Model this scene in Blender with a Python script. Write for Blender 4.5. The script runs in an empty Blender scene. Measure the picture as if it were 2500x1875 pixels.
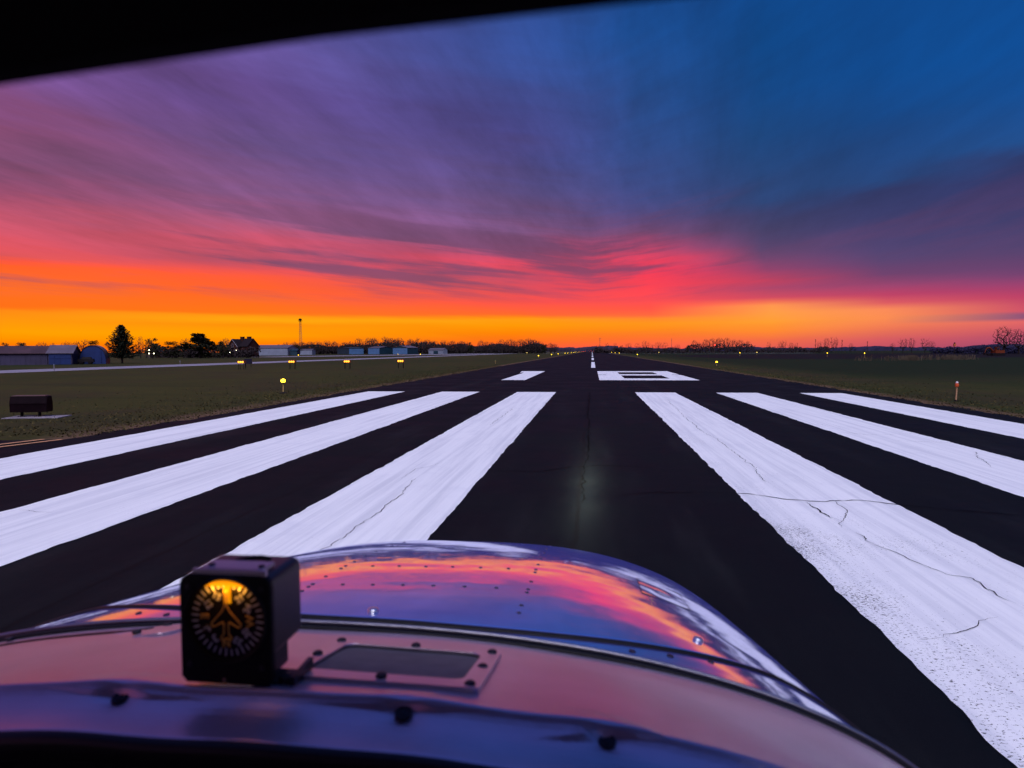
import bpy, bmesh, math, random
from mathutils import Vector, Matrix
import numpy as np

scene = bpy.context.scene
COL = scene.collection
R = math.radians
random.seed(7)
rng = np.random.default_rng(11)

# ------------------------------------------------------------------ camera
CAM = Vector((-0.136, 0.0, 1.8775))
cd = bpy.data.cameras.new('camera')
cd.sensor_width = 36.0
cd.lens = 36.0 * 1603.85 / 2500.0
cd.clip_start = 0.01
cd.clip_end = 9000
cd.dof.use_dof = True
cd.dof.focus_distance = 6.0
cd.dof.aperture_fstop = cd.lens / 2.9          # a 2.9 mm wide pupil
cam = bpy.data.objects.new('camera', cd)
COL.objects.link(cam)
cam.location = CAM
cam.rotation_euler = (Matrix.Rotation(R(6.955), 4, 'Z') @ Matrix.Rotation(R(90 - 2.878), 4, 'X') @ Matrix.Rotation(R(-0.217), 4, 'Z')).to_euler()
scene.camera = cam

# ------------------------------------------------------------------ exposure
scene.view_settings.view_transform = 'Standard'
scene.view_settings.look = 'None'
scene.view_settings.exposure = 1.0
scene.view_settings.gamma = 1.0
scene.view_settings.use_curve_mapping = False
scene.render.engine = 'CYCLES'
scene.cycles.max_bounces = 6
scene.cycles.transparent_max_bounces = 16
scene.cycles.caustics_reflective = False
scene.cycles.caustics_refractive = False
scene.cycles.sample_clamp_indirect = 4.0
try:
    scene.cycles.use_denoising = True
    scene.cycles.denoiser = 'OPENIMAGEDENOISE'
except Exception:
    pass


def lin(c):
    o = []
    for v in c:
        v = v / 255.0
        o.append(v / 12.92 if v <= 0.04045 else ((v + 0.055) / 1.055) ** 2.4)
    return (o[0], o[1], o[2], 1.0)


# ------------------------------------------------------------------ sky
world = bpy.data.worlds.new('World')
scene.world = world
world.use_nodes = True
WN, WL = world.node_tree.nodes, world.node_tree.links
WN.clear()


class G:
    """small helper that wires shader math"""
    def __init__(self, nodes, links):
        self.n, self.l = nodes, links

    def put(self, sock, v):
        if isinstance(v, (int, float)):
            sock.default_value = v
        elif isinstance(v, (tuple, list)):
            sock.default_value = v
        else:
            self.l.new(v, sock)

    def m(self, op, a, b=None, c=None):
        n = self.n.new('ShaderNodeMath')
        n.operation = op
        self.put(n.inputs[0], a)
        if b is not None:
            self.put(n.inputs[1], b)
        if c is not None:
            self.put(n.inputs[2], c)
        return n.outputs[0]

    def smooth(self, x, a, b, lo=0.0, hi=1.0, kind='SMOOTHSTEP'):
        n = self.n.new('ShaderNodeMapRange')
        n.interpolation_type = kind
        self.put(n.inputs['Value'], x)
        n.inputs['From Min'].default_value = a
        n.inputs['From Max'].default_value = b
        n.inputs['To Min'].default_value = lo
        n.inputs['To Max'].default_value = hi
        return n.outputs['Result']

    def mix(self, f, a, b, mode='MIX'):
        n = self.n.new('ShaderNodeMix')
        n.data_type = 'RGBA'
        n.blend_type = mode
        self.put(n.inputs[0], f)
        self.put(n.inputs[6], a)
        self.put(n.inputs[7], b)
        return n.outputs[2]

    def vec(self, x, y, z):
        n = self.n.new('ShaderNodeCombineXYZ')
        for i, v in enumerate((x, y, z)):
            self.put(n.inputs[i], v)
        return n.outputs[0]

    def noise(self, v, scale=1.0, detail=5.0, rough=0.55, dist=0.0, w=None):
        n = self.n.new('ShaderNodeTexNoise')
        if w is not None:
            n.noise_dimensions = '4D'
            n.inputs['W'].default_value = w
        if v is not None:
            self.l.new(v, n.inputs['Vector'])
        n.inputs['Scale'].default_value = scale
        n.inputs['Detail'].default_value = detail
        n.inputs['Roughness'].default_value = rough
        n.inputs['Distortion'].default_value = dist
        return n.outputs['Fac']


# sky colour by azimuth (degrees right of the runway heading) and elevation (degrees)
SKY = [
    (-180, [(0, (66, 66, 112)), (3, (92, 74, 122)), (8, (96, 82, 138)), (14, (74, 82, 146)), (30, (52, 78, 152))]),
    (-100, [(0, (150, 70, 70)), (1.5, (215, 105, 60)), (3, (230, 90, 70)), (6, (190, 70, 100)), (10, (140, 72, 122)), (18, (110, 76, 140)), (30, (80, 74, 148))]),
    (-45, [(0, (255, 112, 0)), (0.4, (255, 116, 0)), (1.0, (255, 146, 0)), (1.5, (255, 158, 0)), (2.3, (255, 146, 0)), (2.8, (255, 135, 0)), (3.1, (255, 104, 0)), (4.4, (255, 100, 0)), (6.0, (255, 84, 5)), (6.3, (250, 72, 45)), (6.7, (215, 70, 80)), (7.3, (222, 70, 86)), (8.0, (216, 74, 98)), (9.5, (208, 80, 112)), (11, (170, 76, 120)), (13, (138, 73, 118)), (14.5, (146, 72, 118)), (16.5, (134, 76, 138)), (19, (128, 80, 150)), (25, (104, 78, 152)), (30, (88, 76, 150))]),
    (-28, [(0, (255, 108, 20)), (0.6, (255, 126, 0)), (1.3, (255, 156, 0)), (1.9, (255, 150, 0)), (2.2, (255, 140, 0)), (2.6, (255, 164, 0)), (2.9, (255, 150, 0)), (3.2, (255, 110, 0)), (4.9, (255, 88, 20)), (6.0, (255, 80, 46)), (6.7, (238, 72, 76)), (7.5, (186, 68, 98)), (8.7, (206, 74, 104)), (10, (172, 80, 120)), (13, (128, 78, 130)), (16.4, (108, 78, 140)), (19.7, (104, 75, 148)), (23, (106, 84, 160)), (30, (80, 78, 156))]),
    (-7, [(0, (255, 84, 62)), (0.7, (255, 108, 28)), (1.5, (255, 130, 6)), (2.2, (255, 150, 0)), (2.7, (255, 154, 10)), (2.95, (255, 128, 18)), (3.2, (255, 98, 40)), (4.3, (255, 74, 66)), (5.3, (225, 68, 86)), (6.3, (205, 68, 96)), (7.3, (236, 66, 94)), (8.2, (176, 70, 112)), (10.2, (128, 80, 130)), (12, (108, 80, 136)), (14, (94, 76, 136)), (17.6, (80, 75, 150)), (21, (70, 80, 156)), (24, (60, 85, 165)), (30, (46, 80, 162))]),
    (4, [(0, (255, 92, 78)), (1.0, (255, 112, 50)), (1.8, (255, 138, 26)), (2.3, (255, 148, 26)), (2.7, (255, 134, 44)), (3.0, (255, 100, 60)), (3.6, (255, 80, 68)), (4.4, (255, 68, 78)), (5.5, (250, 58, 80)), (6.8, (255, 50, 84)), (7.6, (250, 60, 94)), (8.5, (180, 66, 110)), (9.5, (120, 70, 116)), (11, (86, 68, 122)), (13, (62, 70, 132)), (17, (46, 75, 142)), (21, (34, 80, 152)), (25, (22, 82, 160)), (30, (18, 80, 162))]),
    (14, [(0, (228, 90, 86)), (0.8, (245, 110, 70)), (1.5, (255, 136, 50)), (2.3, (255, 156, 50)), (3.1, (255, 156, 70)), (3.6, (255, 150, 78)), (3.95, (240, 110, 82)), (4.3, (205, 70, 94)), (5.0, (168, 64, 104)), (5.6, (190, 58, 92)), (6.5, (142, 60, 105)), (8, (92, 65, 110)), (9.6, (70, 65, 112)), (10.6, (60, 65, 116)), (11.6, (42, 72, 130)), (16.6, (20, 72, 134)), (19.8, (6, 74, 143)), (23, (0, 77, 150)), (30, (2, 76, 153))]),
    (22, [(0, (190, 80, 100)), (0.8, (214, 92, 96)), (1.6, (236, 118, 84)), (2.4, (250, 140, 82)), (3.0, (252, 140, 90)), (3.5, (220, 90, 98)), (4.1, (190, 62, 102)), (4.8, (160, 64, 110)), (5.6, (110, 62, 110)), (7, (82, 64, 112)), (10, (58, 60, 112)), (11.6, (50, 60, 114)), (12.5, (34, 74, 136)), (17, (10, 74, 144)), (20, (0, 77, 152)), (30, (2, 76, 153))]),
    (31, [(0, (148, 70, 108)), (0.7, (174, 78, 108)), (1.3, (200, 86, 104)), (1.9, (224, 100, 104)), (2.1, (128, 78, 122)), (2.4, (128, 76, 122)), (2.6, (206, 76, 106)), (3.6, (186, 60, 104)), (4.4, (150, 64, 114)), (5.1, (112, 64, 114)), (6.5, (76, 64, 112)), (8.2, (62, 62, 112)), (11.3, (50, 58, 112)), (13.0, (44, 60, 114)), (13.9, (26, 78, 144)), (17.1, (6, 80, 156)), (19.9, (0, 80, 158)), (30, (4, 77, 154))]),
    (100, [(0, (96, 66, 112)), (2, (140, 72, 112)), (4, (124, 68, 118)), (8, (80, 70, 124)), (14, (50, 76, 146)), (30, (26, 78, 156))]),
    (180, [(0, (66, 66, 112)), (3, (92, 74, 122)), (8, (96, 82, 138)), (14, (74, 82, 146)), (30, (52, 78, 152))]),
]


def build_sky():
    g = G(WN, WL)
    tc = WN.new('ShaderNodeTexCoord')
    sp = WN.new('ShaderNodeSeparateXYZ')
    WL.new(tc.outputs['Generated'], sp.inputs[0])
    x, y, z = sp.outputs
    elev = g.m('MULTIPLY', g.m('ARCSINE', z), 57.29578)
    az = g.m('MULTIPLY', g.m('ARCTAN2', x, y), 57.29578)
    # streaks sink towards the runway heading on the left and climb away from it on the right
    tilt = g.m('ADD', g.m('MULTIPLY', g.m('MINIMUM', x, 0.0), 0.10), g.m('MULTIPLY', g.m('MULTIPLY', g.m('MAXIMUM', x, 0.0), z), -0.9))
    zt = g.m('ADD', z, tilt)
    low = g.vec(g.m('MULTIPLY', x, 2.6), g.m('MULTIPLY', y, 2.6), g.m('MULTIPLY', zt, 34.0))
    fan = g.vec(g.m('MULTIPLY', x, 2.2), g.m('MULTIPLY', y, 2.2), g.m('MULTIPLY', zt, 11.0))
    fine = g.vec(g.m('MULTIPLY', x, 7.0), g.m('MULTIPLY', y, 7.0), g.m('MULTIPLY', zt, 110.0))
    nA = g.noise(low, 0.9, 6, 0.6, 0.15)
    nB = g.noise(fan, 1.0, 5, 0.55, 0.5, w=3.1)
    nC = g.noise(fine, 1.0, 5, 0.6, 0.3, w=1.7)
    nD = g.noise(low, 0.85, 6, 0.6, 0.2, w=8.4)
    nE = g.noise(fan, 0.6, 3, 0.5, 0.0, w=5.5)
    dE = g.m('ADD',
             g.m('MULTIPLY', g.m('SUBTRACT', nA, 0.5), g.m('MULTIPLY', g.smooth(elev, 0.2, 13.0, 0.5, 4.2), g.smooth(az, -6, 14, 1.0, 0.45))),
             g.m('MULTIPLY', g.m('SUBTRACT', nB, 0.5), g.m('MULTIPLY', g.smooth(elev, 5.0, 17.0, 0.0, 7.0), g.smooth(az, -6, 16, 1.0, 0.22))))
    dE = g.m('ADD', dE, g.m('MULTIPLY', g.m('SUBTRACT', nC, 0.5), g.m('MULTIPLY', g.smooth(elev, 1.5, 7.0, 0.1, 0.9), g.smooth(az, -4, 12, 1.0, 0.3))))
    eW = g.m('ADD', elev, dE)
    aW = g.m('ADD', az, g.m('MULTIPLY', g.m('SUBTRACT', nE, 0.5), 7.0))
    t = g.m('DIVIDE', g.m('MAXIMUM', eW, 0.0), 30.0)
    cols = []
    for a, stops in SKY:
        n = WN.new('ShaderNodeValToRGB')
        WL.new(t, n.inputs[0])
        cr = n.color_ramp
        cr.interpolation = 'LINEAR'
        while len(cr.elements) > 1:
            cr.elements.remove(cr.elements[-1])
        cr.elements[0].position = 0.0
        cr.elements[0].color = lin(stops[0][1])
        for e, c in stops[1:]:
            el = cr.elements.new(min(e / 30.0, 1.0))
            el.color = lin(c)
        cols.append((a, n.outputs[0]))
    out = cols[0][1]
    for (a0, _), (a1, c1) in zip(cols[:-1], cols[1:]):
        out = g.mix(g.smooth(aW, a0, a1, kind='LINEAR'), out, c1)
    # grey violet cloud bars in the lower sky
    win = g.m('MULTIPLY', g.smooth(elev, 3.6, 6.0), g.smooth(elev, 9.5, 14.0, 1.0, 0.0))
    bar = g.m('MULTIPLY', g.smooth(nD, 0.45, 0.60), g.m('MULTIPLY', win, g.smooth(az, 6, 18, 1.0, 0.35)))
    out = g.mix(g.m('MULTIPLY', bar, 0.80), out, lin((104, 62, 104)))
    # faint lighter and darker veils higher up
    veil = g.m('ADD', 1.0, g.m('MULTIPLY', g.m('SUBTRACT', nB, 0.5), g.smooth(elev, 5.0, 14.0, 0.0, 0.9)))
    veil = g.m('ADD', veil, g.m('MULTIPLY', g.m('SUBTRACT', nA, 0.5), g.smooth(elev, 4.0, 10.0, 0.25, 0.35)))
    vm = WN.new('ShaderNodeVectorMath')
    vm.operation = 'SCALE'
    WL.new(out, vm.inputs[0])
    WL.new(veil, vm.inputs['Scale'])
    out = vm.outputs[0]
    # cloud sheet seen in perspective: veils running along the runway heading
    zi = g.m('ADD', g.m('MAXIMUM', z, 0.0), 0.13)
    sheet = g.vec(g.m('DIVIDE', g.m('ADD', g.m('MULTIPLY', x, 0.97), g.m('MULTIPLY', y, -0.10)), zi), g.m('MULTIPLY', g.m('DIVIDE', y, zi), 0.24), 1.3)
    nS = g.noise(sheet, 2.1, 6, 0.62, 0.25)
    nT = g.noise(sheet, 6.5, 5, 0.65, 0.2, w=2.0)
    sv = g.m('ADD', g.m('MULTIPLY', g.m('SUBTRACT', nS, 0.5), 1.15), g.m('MULTIPLY', g.m('SUBTRACT', nT, 0.5), 0.55))
    sv = g.m('MULTIPLY', sv, g.m('MULTIPLY', g.smooth(elev, 4.5, 11.0), g.smooth(az, 0, 22, 1.0, 0.42)))
    vm2 = WN.new('ShaderNodeVectorMath')
    vm2.operation = 'SCALE'
    WL.new(out, vm2.inputs[0])
    WL.new(g.m('ADD', g.smooth(elev, 5.0, 12.0, 1.0, 0.84), sv), vm2.inputs['Scale'])
    out = vm2.outputs[0]
    zen = g.smooth(elev, 24, 75)
    out = g.mix(zen, out, lin((60, 86, 172)))
    bg = WN.new('ShaderNodeBackground')
    WL.new(out, bg.inputs['Color'])
    bg.inputs['Strength'].default_value = 0.5
    # a trace of the clear twilight sky over it all
    nish = WN.new('ShaderNodeTexSky')
    nish.sky_type = 'NISHITA'
    nish.sun_disc = False
    nish.sun_elevation = R(-3.0)
    nish.sun_rotation = R(-50)
    bg2 = WN.new('ShaderNodeBackground')
    WL.new(nish.outputs[0], bg2.inputs['Color'])
    bg2.inputs['Strength'].default_value = 0.05
    add = WN.new('ShaderNodeAddShader')
    WL.new(bg.outputs[0], add.inputs[0])
    WL.new(bg2.outputs[0], add.inputs[1])
    ow = WN.new('ShaderNodeOutputWorld')
    WL.new(add.outputs[0], ow.inputs['Surface'])


build_sky()

# soft overhead twilight, the wide sun of an overcast sky
sd = bpy.data.lights.new('twilight_sun', 'SUN')
sd.energy = 1.72
sd.angle = R(50)
sd.color = (0.89, 0.86, 1.0)
so = bpy.data.objects.new('twilight_sun', sd)
COL.objects.link(so)
so.rotation_euler = (R(36), R(3), 0)

# ------------------------------------------------------------------ materials
MATS = {}


def mat(name, col, rough=0.7, metal=0.0, spec=0.3, var=0.0, vscale=6.0, bump=0.0, bscale=40.0, coord='Object', emit=None, estr=0.0):
    if name in MATS:
        return MATS[name]
    m = bpy.data.materials.new(name)
    m.use_nodes = True
    nt = m.node_tree
    b = nt.nodes['Principled BSDF']
    b.inputs['Base Color'].default_value = (*col[:3], 1)
    b.inputs['Roughness'].default_value = rough
    b.inputs['Metallic'].default_value = metal
    b.inputs['Specular IOR Level'].default_value = spec
    g = G(nt.nodes, nt.links)
    tc = nt.nodes.new('ShaderNodeTexCoord')
    if var > 0:
        n = g.noise(tc.outputs[coord], vscale, 5, 0.6)
        c = g.mix(g.smooth(n, 0.3, 0.7), tuple(v * (1 - var) for v in col[:3]) + (1,), tuple(min(1, v * (1 + var)) for v in col[:3]) + (1,))
        nt.links.new(c, b.inputs['Base Color'])
    if bump > 0:
        n = g.noise(tc.outputs[coord], bscale, 4, 0.6)
        bn = nt.nodes.new('ShaderNodeBump')
        bn.inputs['Strength'].default_value = bump
        bn.inputs['Distance'].default_value = 0.01
        nt.links.new(n, bn.inputs['Height'])
        nt.links.new(bn.outputs[0], b.inputs['Normal'])
    if emit is not None:
        b.inputs['Emission Color'].default_value = (*emit[:3], 1)
        b.inputs['Emission Strength'].default_value = estr
        m.cycles.emission_sampling = 'NONE'
    MATS[name] = m
    return m


def node_mat(name, fn, rough=0.8, spec=0.3):
    m = bpy.data.materials.new(name)
    m.use_nodes = True
    nt = m.node_tree
    b = nt.nodes['Principled BSDF']
    b.inputs['Roughness'].default_value = rough
    b.inputs['Specular IOR Level'].default_value = spec
    g = G(nt.nodes, nt.links)
    geo = nt.nodes.new('ShaderNodeNewGeometry')
    sp = nt.nodes.new('ShaderNodeSeparateXYZ')
    nt.links.new(geo.outputs['Position'], sp.inputs[0])
    fn(g, nt, b, geo.outputs['Position'], *sp.outputs)
    MATS[name] = m
    return m


def m_grass(g, nt, b, p, x, y, z):
    big = g.noise(g.vec(g.m('MULTIPLY', x, 0.03), g.m('MULTIPLY', y, 0.012), 0.0), 1.0, 4, 0.6)
    mid = g.noise(g.vec(g.m('MULTIPLY', x, 0.22), g.m('MULTIPLY', y, 0.10), 3.0), 1.0, 5, 0.65)
    fin = g.noise(p, 5.0, 5, 0.7)
    fin2 = g.noise(p, 26.0, 3, 0.7)
    c = g.mix(g.smooth(big, 0.36, 0.62), (0.017, 0.026, 0.003, 1), (0.038, 0.036, 0.006, 1))
    c = g.mix(g.m('MULTIPLY', g.smooth(mid, 0.45, 0.62), 0.85), c, (0.034, 0.025, 0.010, 1))
    c = g.mix(g.m('MULTIPLY', g.smooth(g.noise(p, 0.6, 4, 0.6, w=4.0), 0.5, 0.75), 0.5), c, (0.056, 0.048, 0.011, 1))
    c = g.mix(g.smooth(fin, 0.3, 0.75, 0.0, 0.55), c, (0.018, 0.018, 0.007, 1))
    c = g.mix(g.smooth(fin2, 0.5, 0.8, 0.0, 0.35), c, (0.095, 0.075, 0.034, 1))
    band = g.noise(g.vec(g.m('MULTIPLY', x, 0.05), g.m('MULTIPLY', y, 0.55), 6.0), 1.0, 4, 0.6)
    c = g.mix(g.m('MULTIPLY', g.smooth(band, 0.48, 0.62), 0.55), c, (0.020, 0.022, 0.006, 1))
    # dry strip along the pavement edge
    e = g.m('ADD', g.m('ABSOLUTE', x), g.m('MULTIPLY', g.m('SUBTRACT', g.noise(p, 0.9, 5, 0.7), 0.5), 1.6))
    c = g.mix(g.smooth(e, 11.5, 12.6, 0.85, 0.0), c, (0.115, 0.066, 0.042, 1))
    # east of the runway the grass is greener and darker
    ge = g.m('MULTIPLY', g.smooth(x, 13.5, 22.0), g.smooth(y, 30.0, 60.0))
    c = g.mix(g.m('MULTIPLY', ge, 0.88), c, (0.005, 0.012, 0.003, 1))
    nt.links.new(c, b.inputs['Base Color'])
    bn = nt.nodes.new('ShaderNodeBump')
    bn.inputs['Strength'].default_value = 0.6
    bn.inputs['Distance'].default_value = 0.05
    nt.links.new(fin, bn.inputs['Height'])
    nt.links.new(bn.outputs[0], b.inputs['Normal'])


def m_asphalt(g, nt, b, p, x, y, z):
    n1 = g.noise(p, 0.5, 5, 0.6)
    n2 = g.noise(p, 160.0, 3, 0.7)
    n3 = g.noise(g.vec(g.m('MULTIPLY', x, 1.2), g.m('MULTIPLY', y, 0.12), 0.0), 1.0, 5, 0.65)
    c = g.mix(g.smooth(n1, 0.3, 0.7), (0.0030, 0.0042, 0.0062, 1), (0.0054, 0.0066, 0.0088, 1))
    c = g.mix(g.m('MULTIPLY', g.smooth(n3, 0.48, 0.72), 0.6), c, (0.0130, 0.0142, 0.0165, 1))
    c = g.mix(g.smooth(n2, 0.58, 0.78, 0.0, 0.6), c, (0.022, 0.022, 0.024, 1))
    # paving lane joints
    wx = g.m('ADD', x, g.m('MULTIPLY', g.m('SUBTRACT', g.noise(p, 1.5, 4, 0.6), 0.5), 0.16))
    j = g.m('ABSOLUTE', g.m('SUBTRACT', g.m('PINGPONG', g.m('ADD', wx, 0.3), 1.9), 0.0))
    c = g.mix(g.smooth(j, 0.008, 0.04, 0.7, 0.0), c, (0.0035, 0.0035, 0.0045, 1))
    nt.links.new(c, b.inputs['Base Color'])
    nt.links.new(g.smooth(n1, 0.3, 0.7, 0.62, 0.80), b.inputs['Roughness'])
    bn = nt.nodes.new('ShaderNodeBump')
    bn.inputs['Strength'].default_value = 0.5
    bn.inputs['Distance'].default_value = 0.006
    nt.links.new(n2, bn.inputs['Height'])
    nt.links.new(bn.outputs[0], b.inputs['Normal'])


def m_paint(g, nt, b, p, x, y, z):
    st = g.noise(g.vec(g.m('MULTIPLY', x, 7.0), g.m('MULTIPLY', y, 0.18), 0.0), 1.0, 6, 0.65)
    st2 = g.noise(g.vec(g.m('MULTIPLY', x, 26.0), g.m('MULTIPLY', y, 0.5), 2.0), 1.0, 4, 0.6)
    c = g.mix(g.smooth(st, 0.40, 0.68), (0.77, 0.77, 0.785, 1), (0.62, 0.625, 0.66, 1))
    c = g.mix(g.smooth(st2, 0.5, 0.75, 0.0, 0.22), c, (0.50, 0.51, 0.58, 1))
    c = g.mix(g.smooth(g.noise(p, 1.3, 5, 0.65), 0.5, 0.8, 0.0, 0.35), c, (0.52, 0.53, 0.60, 1))
    # flakes where the paint is gone, thicker in patches and along the inner edge of the worn stripe
    fl = g.noise(g.vec(g.m('MULTIPLY', x, 44.0), g.m('MULTIPLY', y, 64.0), 0.0), 1.0, 3, 0.68, 0.8)
    area = g.noise(p, 0.8, 4, 0.6, w=2.2)
    ex = g.m('SUBTRACT', x, 1.753)
    inner = g.m('MULTIPLY', g.m('MULTIPLY', g.smooth(ex, 0.0, 0.9, 1.0, 0.0), g.smooth(x, 1.0, 1.7)), g.smooth(y, 6.0, 12.0, 1.0, 0.25))
    thr = g.m('SUBTRACT', 0.765, g.m('ADD', g.m('MULTIPLY', g.smooth(area, 0.45, 0.7), 0.11), g.m('MULTIPLY', inner, 0.10)))
    thr = g.m('SUBTRACT', thr, g.m('MULTIPLY', g.smooth(x, 0.5, 1.7), g.smooth(y, 5.0, 10.0, 0.055, 0.025)))
    hole = g.m('GREATER_THAN', fl, thr)
    c = g.mix(g.m('MULTIPLY', hole, 0.92), c, (0.014, 0.015, 0.018, 1))
    gr = g.noise(p, 240.0, 2, 0.6)
    c = g.mix(g.smooth(gr, 0.5, 0.8, 0.0, 0.18), c, (0.35, 0.35, 0.40, 1))
    nt.links.new(c, b.inputs['Base Color'])
    bn = nt.nodes.new('ShaderNodeBump')
    bn.inputs['Strength'].default_value = 0.35
    bn.inputs['Distance'].default_value = 0.004
    nt.links.new(gr, bn.inputs['Height'])
    nt.links.new(bn.outputs[0], b.inputs['Normal'])


M_GRASS = node_mat('grass_ground', m_grass, 0.95, 0.1)
M_ASPH = node_mat('sealed_asphalt', m_asphalt, 0.75, 0.04)
M_PAINT = node_mat('white_runway_paint', m_paint, 0.6, 0.25)
M_CRACK = mat('crack_tar', (0.0025, 0.0025, 0.0035), 0.9, spec=0.02)
M_YEL = mat('yellow_paint', (0.48, 0.24, 0.12), 0.7, var=0.2)
M_CONC = mat('pale_concrete', (0.20, 0.18, 0.23), 0.85, var=0.15, vscale=0.3)
M_SOIL = mat('dark_soil', (0.010, 0.008, 0.010), 0.95, spec=0.05, var=0.3, vscale=0.2)


# ------------------------------------------------------------------ mesh builder
class MB:
    def __init__(self):
        self.v, self.f, self.mi = [], [], []
        self.cur = 0

    def face(self, idx):
        self.f.append(tuple(idx))
        self.mi.append(self.cur)

    def box(self, c, s, rz=0.0, taper=(1, 1)):
        cx, cy, cz = c
        hx, hy, hz = s[0] / 2, s[1] / 2, s[2] / 2
        b = len(self.v)
        ca, sa = math.cos(rz), math.sin(rz)
        for k in (-1, 1):
            tx, ty = taper if k > 0 else (1, 1)
            for i, j in ((-1, -1), (1, -1), (1, 1), (-1, 1)):
                px, py = i * hx * tx, j * hy * ty
                self.v.append((cx + px * ca - py * sa, cy + px * sa + py * ca, cz + k * hz))
        for q in ((0, 3, 2, 1), (4, 5, 6, 7), (0, 1, 5, 4), (1, 2, 6, 5), (2, 3, 7, 6), (3, 0, 4, 7)):
            self.face([b + i for i in q])
        return self

    def tube(self, pts, rad, n=8, cap=True):
        pts = [Vector(p) for p in pts]
        if not isinstance(rad, (list, tuple)):
            rad = [rad] * len(pts)
        b = len(self.v)
        prev = None
        for i, p in enumerate(pts):
            d = (pts[min(i + 1, len(pts) - 1)] - pts[max(i - 1, 0)])
            if d.length < 1e-9:
                d = Vector((0, 0, 1))
            d.normalize()
            if prev is None:
                a = Vector((0, 0, 1)) if abs(d.z) < 0.9 else Vector((1, 0, 0))
                u = d.cross(a).normalized()
            else:
                u = (prev - d * prev.dot(d))
                u = u.normalized() if u.length > 1e-6 else d.orthogonal().normalized()
            prev = u
            w = d.cross(u)
            for k in range(n):
                t = 2 * math.pi * k / n
                self.v.append(tuple(p + (u * math.cos(t) + w * math.sin(t)) * rad[i]))
        for i in range(len(pts) - 1):
            for k in range(n):
                k2 = (k + 1) % n
                self.face((b + i * n + k, b + i * n + k2, b + (i + 1) * n + k2, b + (i + 1) * n + k))
        if cap:
            self.face([b + k for k in range(n)][::-1])
            e = b + (len(pts) - 1) * n
            self.face([e + k for k in range(n)])
        return self

    def lathe(self, prof, n=16, origin=(0, 0, 0), axis=(0, 0, 1)):
        q = Vector((0, 0, 1)).rotation_difference(Vector(axis).normalized())
        o = Vector(origin)
        b = len(self.v)
        for r, z in prof:
            for k in range(n):
                t = 2 * math.pi * k / n
                self.v.append(tuple(o + q @ Vector((r * math.cos(t), r * math.sin(t), z))))
        for i in range(len(prof) - 1):
            for k in range(n):
                k2 = (k + 1) % n
                self.face((b + i * n + k, b + i * n + k2, b + (i + 1) * n + k2, b + (i + 1) * n + k))
        self.face([b + k for k in range(n)][::-1])
        e = b + (len(prof) - 1) * n
        self.face([e + k for k in range(n)])
        return self

    def grid(self, fn, nu, nv, closed_u=False):
        b = len(self.v)
        for i in range(nu):
            for j in range(nv):
                self.v.append(tuple(fn(i / (nu - 1) if not closed_u else i / nu, j / (nv - 1))))
        for i in range(nu if closed_u else nu - 1):
            i2 = (i + 1) % nu
            for j in range(nv - 1):
                self.face((b + i * nv + j, b + i2 * nv + j, b + i2 * nv + j + 1, b + i * nv + j + 1))
        return self

    def prism(self, poly, z0, z1):
        b = len(self.v)
        n = len(poly)
        for z in (z0, z1):
            for p in poly:
                self.v.append((p[0], p[1], z))
        self.face([b + i for i in range(n)][::-1])
        self.face([b + n + i for i in range(n)])
        for i in range(n):
            j = (i + 1) % n
            self.face((b + i, b + j, b + n + j, b + n + i))
        return self

    def sheet(self, poly, z):
        b = len(self.v)
        for p in poly:
            self.v.append((p[0], p[1], z))
        self.face([b + i for i in range(len(poly))])
        return self

    def mesh(self, name, mats, smooth=False):
        me = bpy.data.meshes.new(name)
        me.from_pydata(self.v, [], self.f)
        if not isinstance(mats, (list, tuple)):
            mats = [mats]
        for m in mats:
            me.materials.append(m)
        if len(mats) > 1:
            me.polygons.foreach_set('material_index', self.mi)
        if smooth:
            me.polygons.foreach_set('use_smooth', [True] * len(me.polygons))
        me.update()
        return me


def link(name, me, parent=None, loc=None):
    o = bpy.data.objects.new(name, me)
    COL.objects.link(o)
    if parent is not None:
        o.parent = parent
    if loc is not None:
        o.location = loc
    return o


def tag(o, label=None, cat=None, group=None, kind=None):
    if label:
        o['label'] = label
    if cat:
        o['category'] = cat
    if group:
        o['group'] = group
    if kind:
        o['kind'] = kind
    return o


def thing(name, label, cat, loc=(0, 0, 0), rz=0.0, group=None):
    o = bpy.data.objects.new(name, None)
    o.empty_display_size = 0.1
    COL.objects.link(o)
    o.location = loc
    o.rotation_euler = (0, 0, rz)
    return tag(o, label, cat, group)


def copy_tree(o, parent=None):
    c = o.copy()
    COL.objects.link(c)
    if parent is not None:
        c.parent = parent
    for ch in list(o.children):
        copy_tree(ch, c)
    return c


def part(name, mb, m, parent, smooth=False, loc=None):
    return link(name, mb.mesh(name, m, smooth), parent, loc)


def struct(name, mb, m, parent=None):
    o = link(name, mb.mesh(name, m), parent)
    if parent is None:
        o['kind'] = 'structure'
    return o


# ------------------------------------------------------------------ ground, runway, taxiways
def ground():
    mb = MB()
    xs = [-4500, -1200, -400, -150, -60, -25, 0, 25, 60, 150, 400, 1200, 4500]
    ys = [-600, -100, -20, 0, 20, 45, 80, 140, 250, 450, 900, 2000, 6000]
    for yv in ys:
        for xv in xs:
            mb.v.append((xv, yv, 0.0))
    n = len(xs)
    for j in range(len(ys) - 1):
        for i in range(n - 1):
            mb.face((j * n + i, j * n + i + 1, (j + 1) * n + i + 1, (j + 1) * n + i))
    struct('ground', mb, M_GRASS)


ground()


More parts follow.
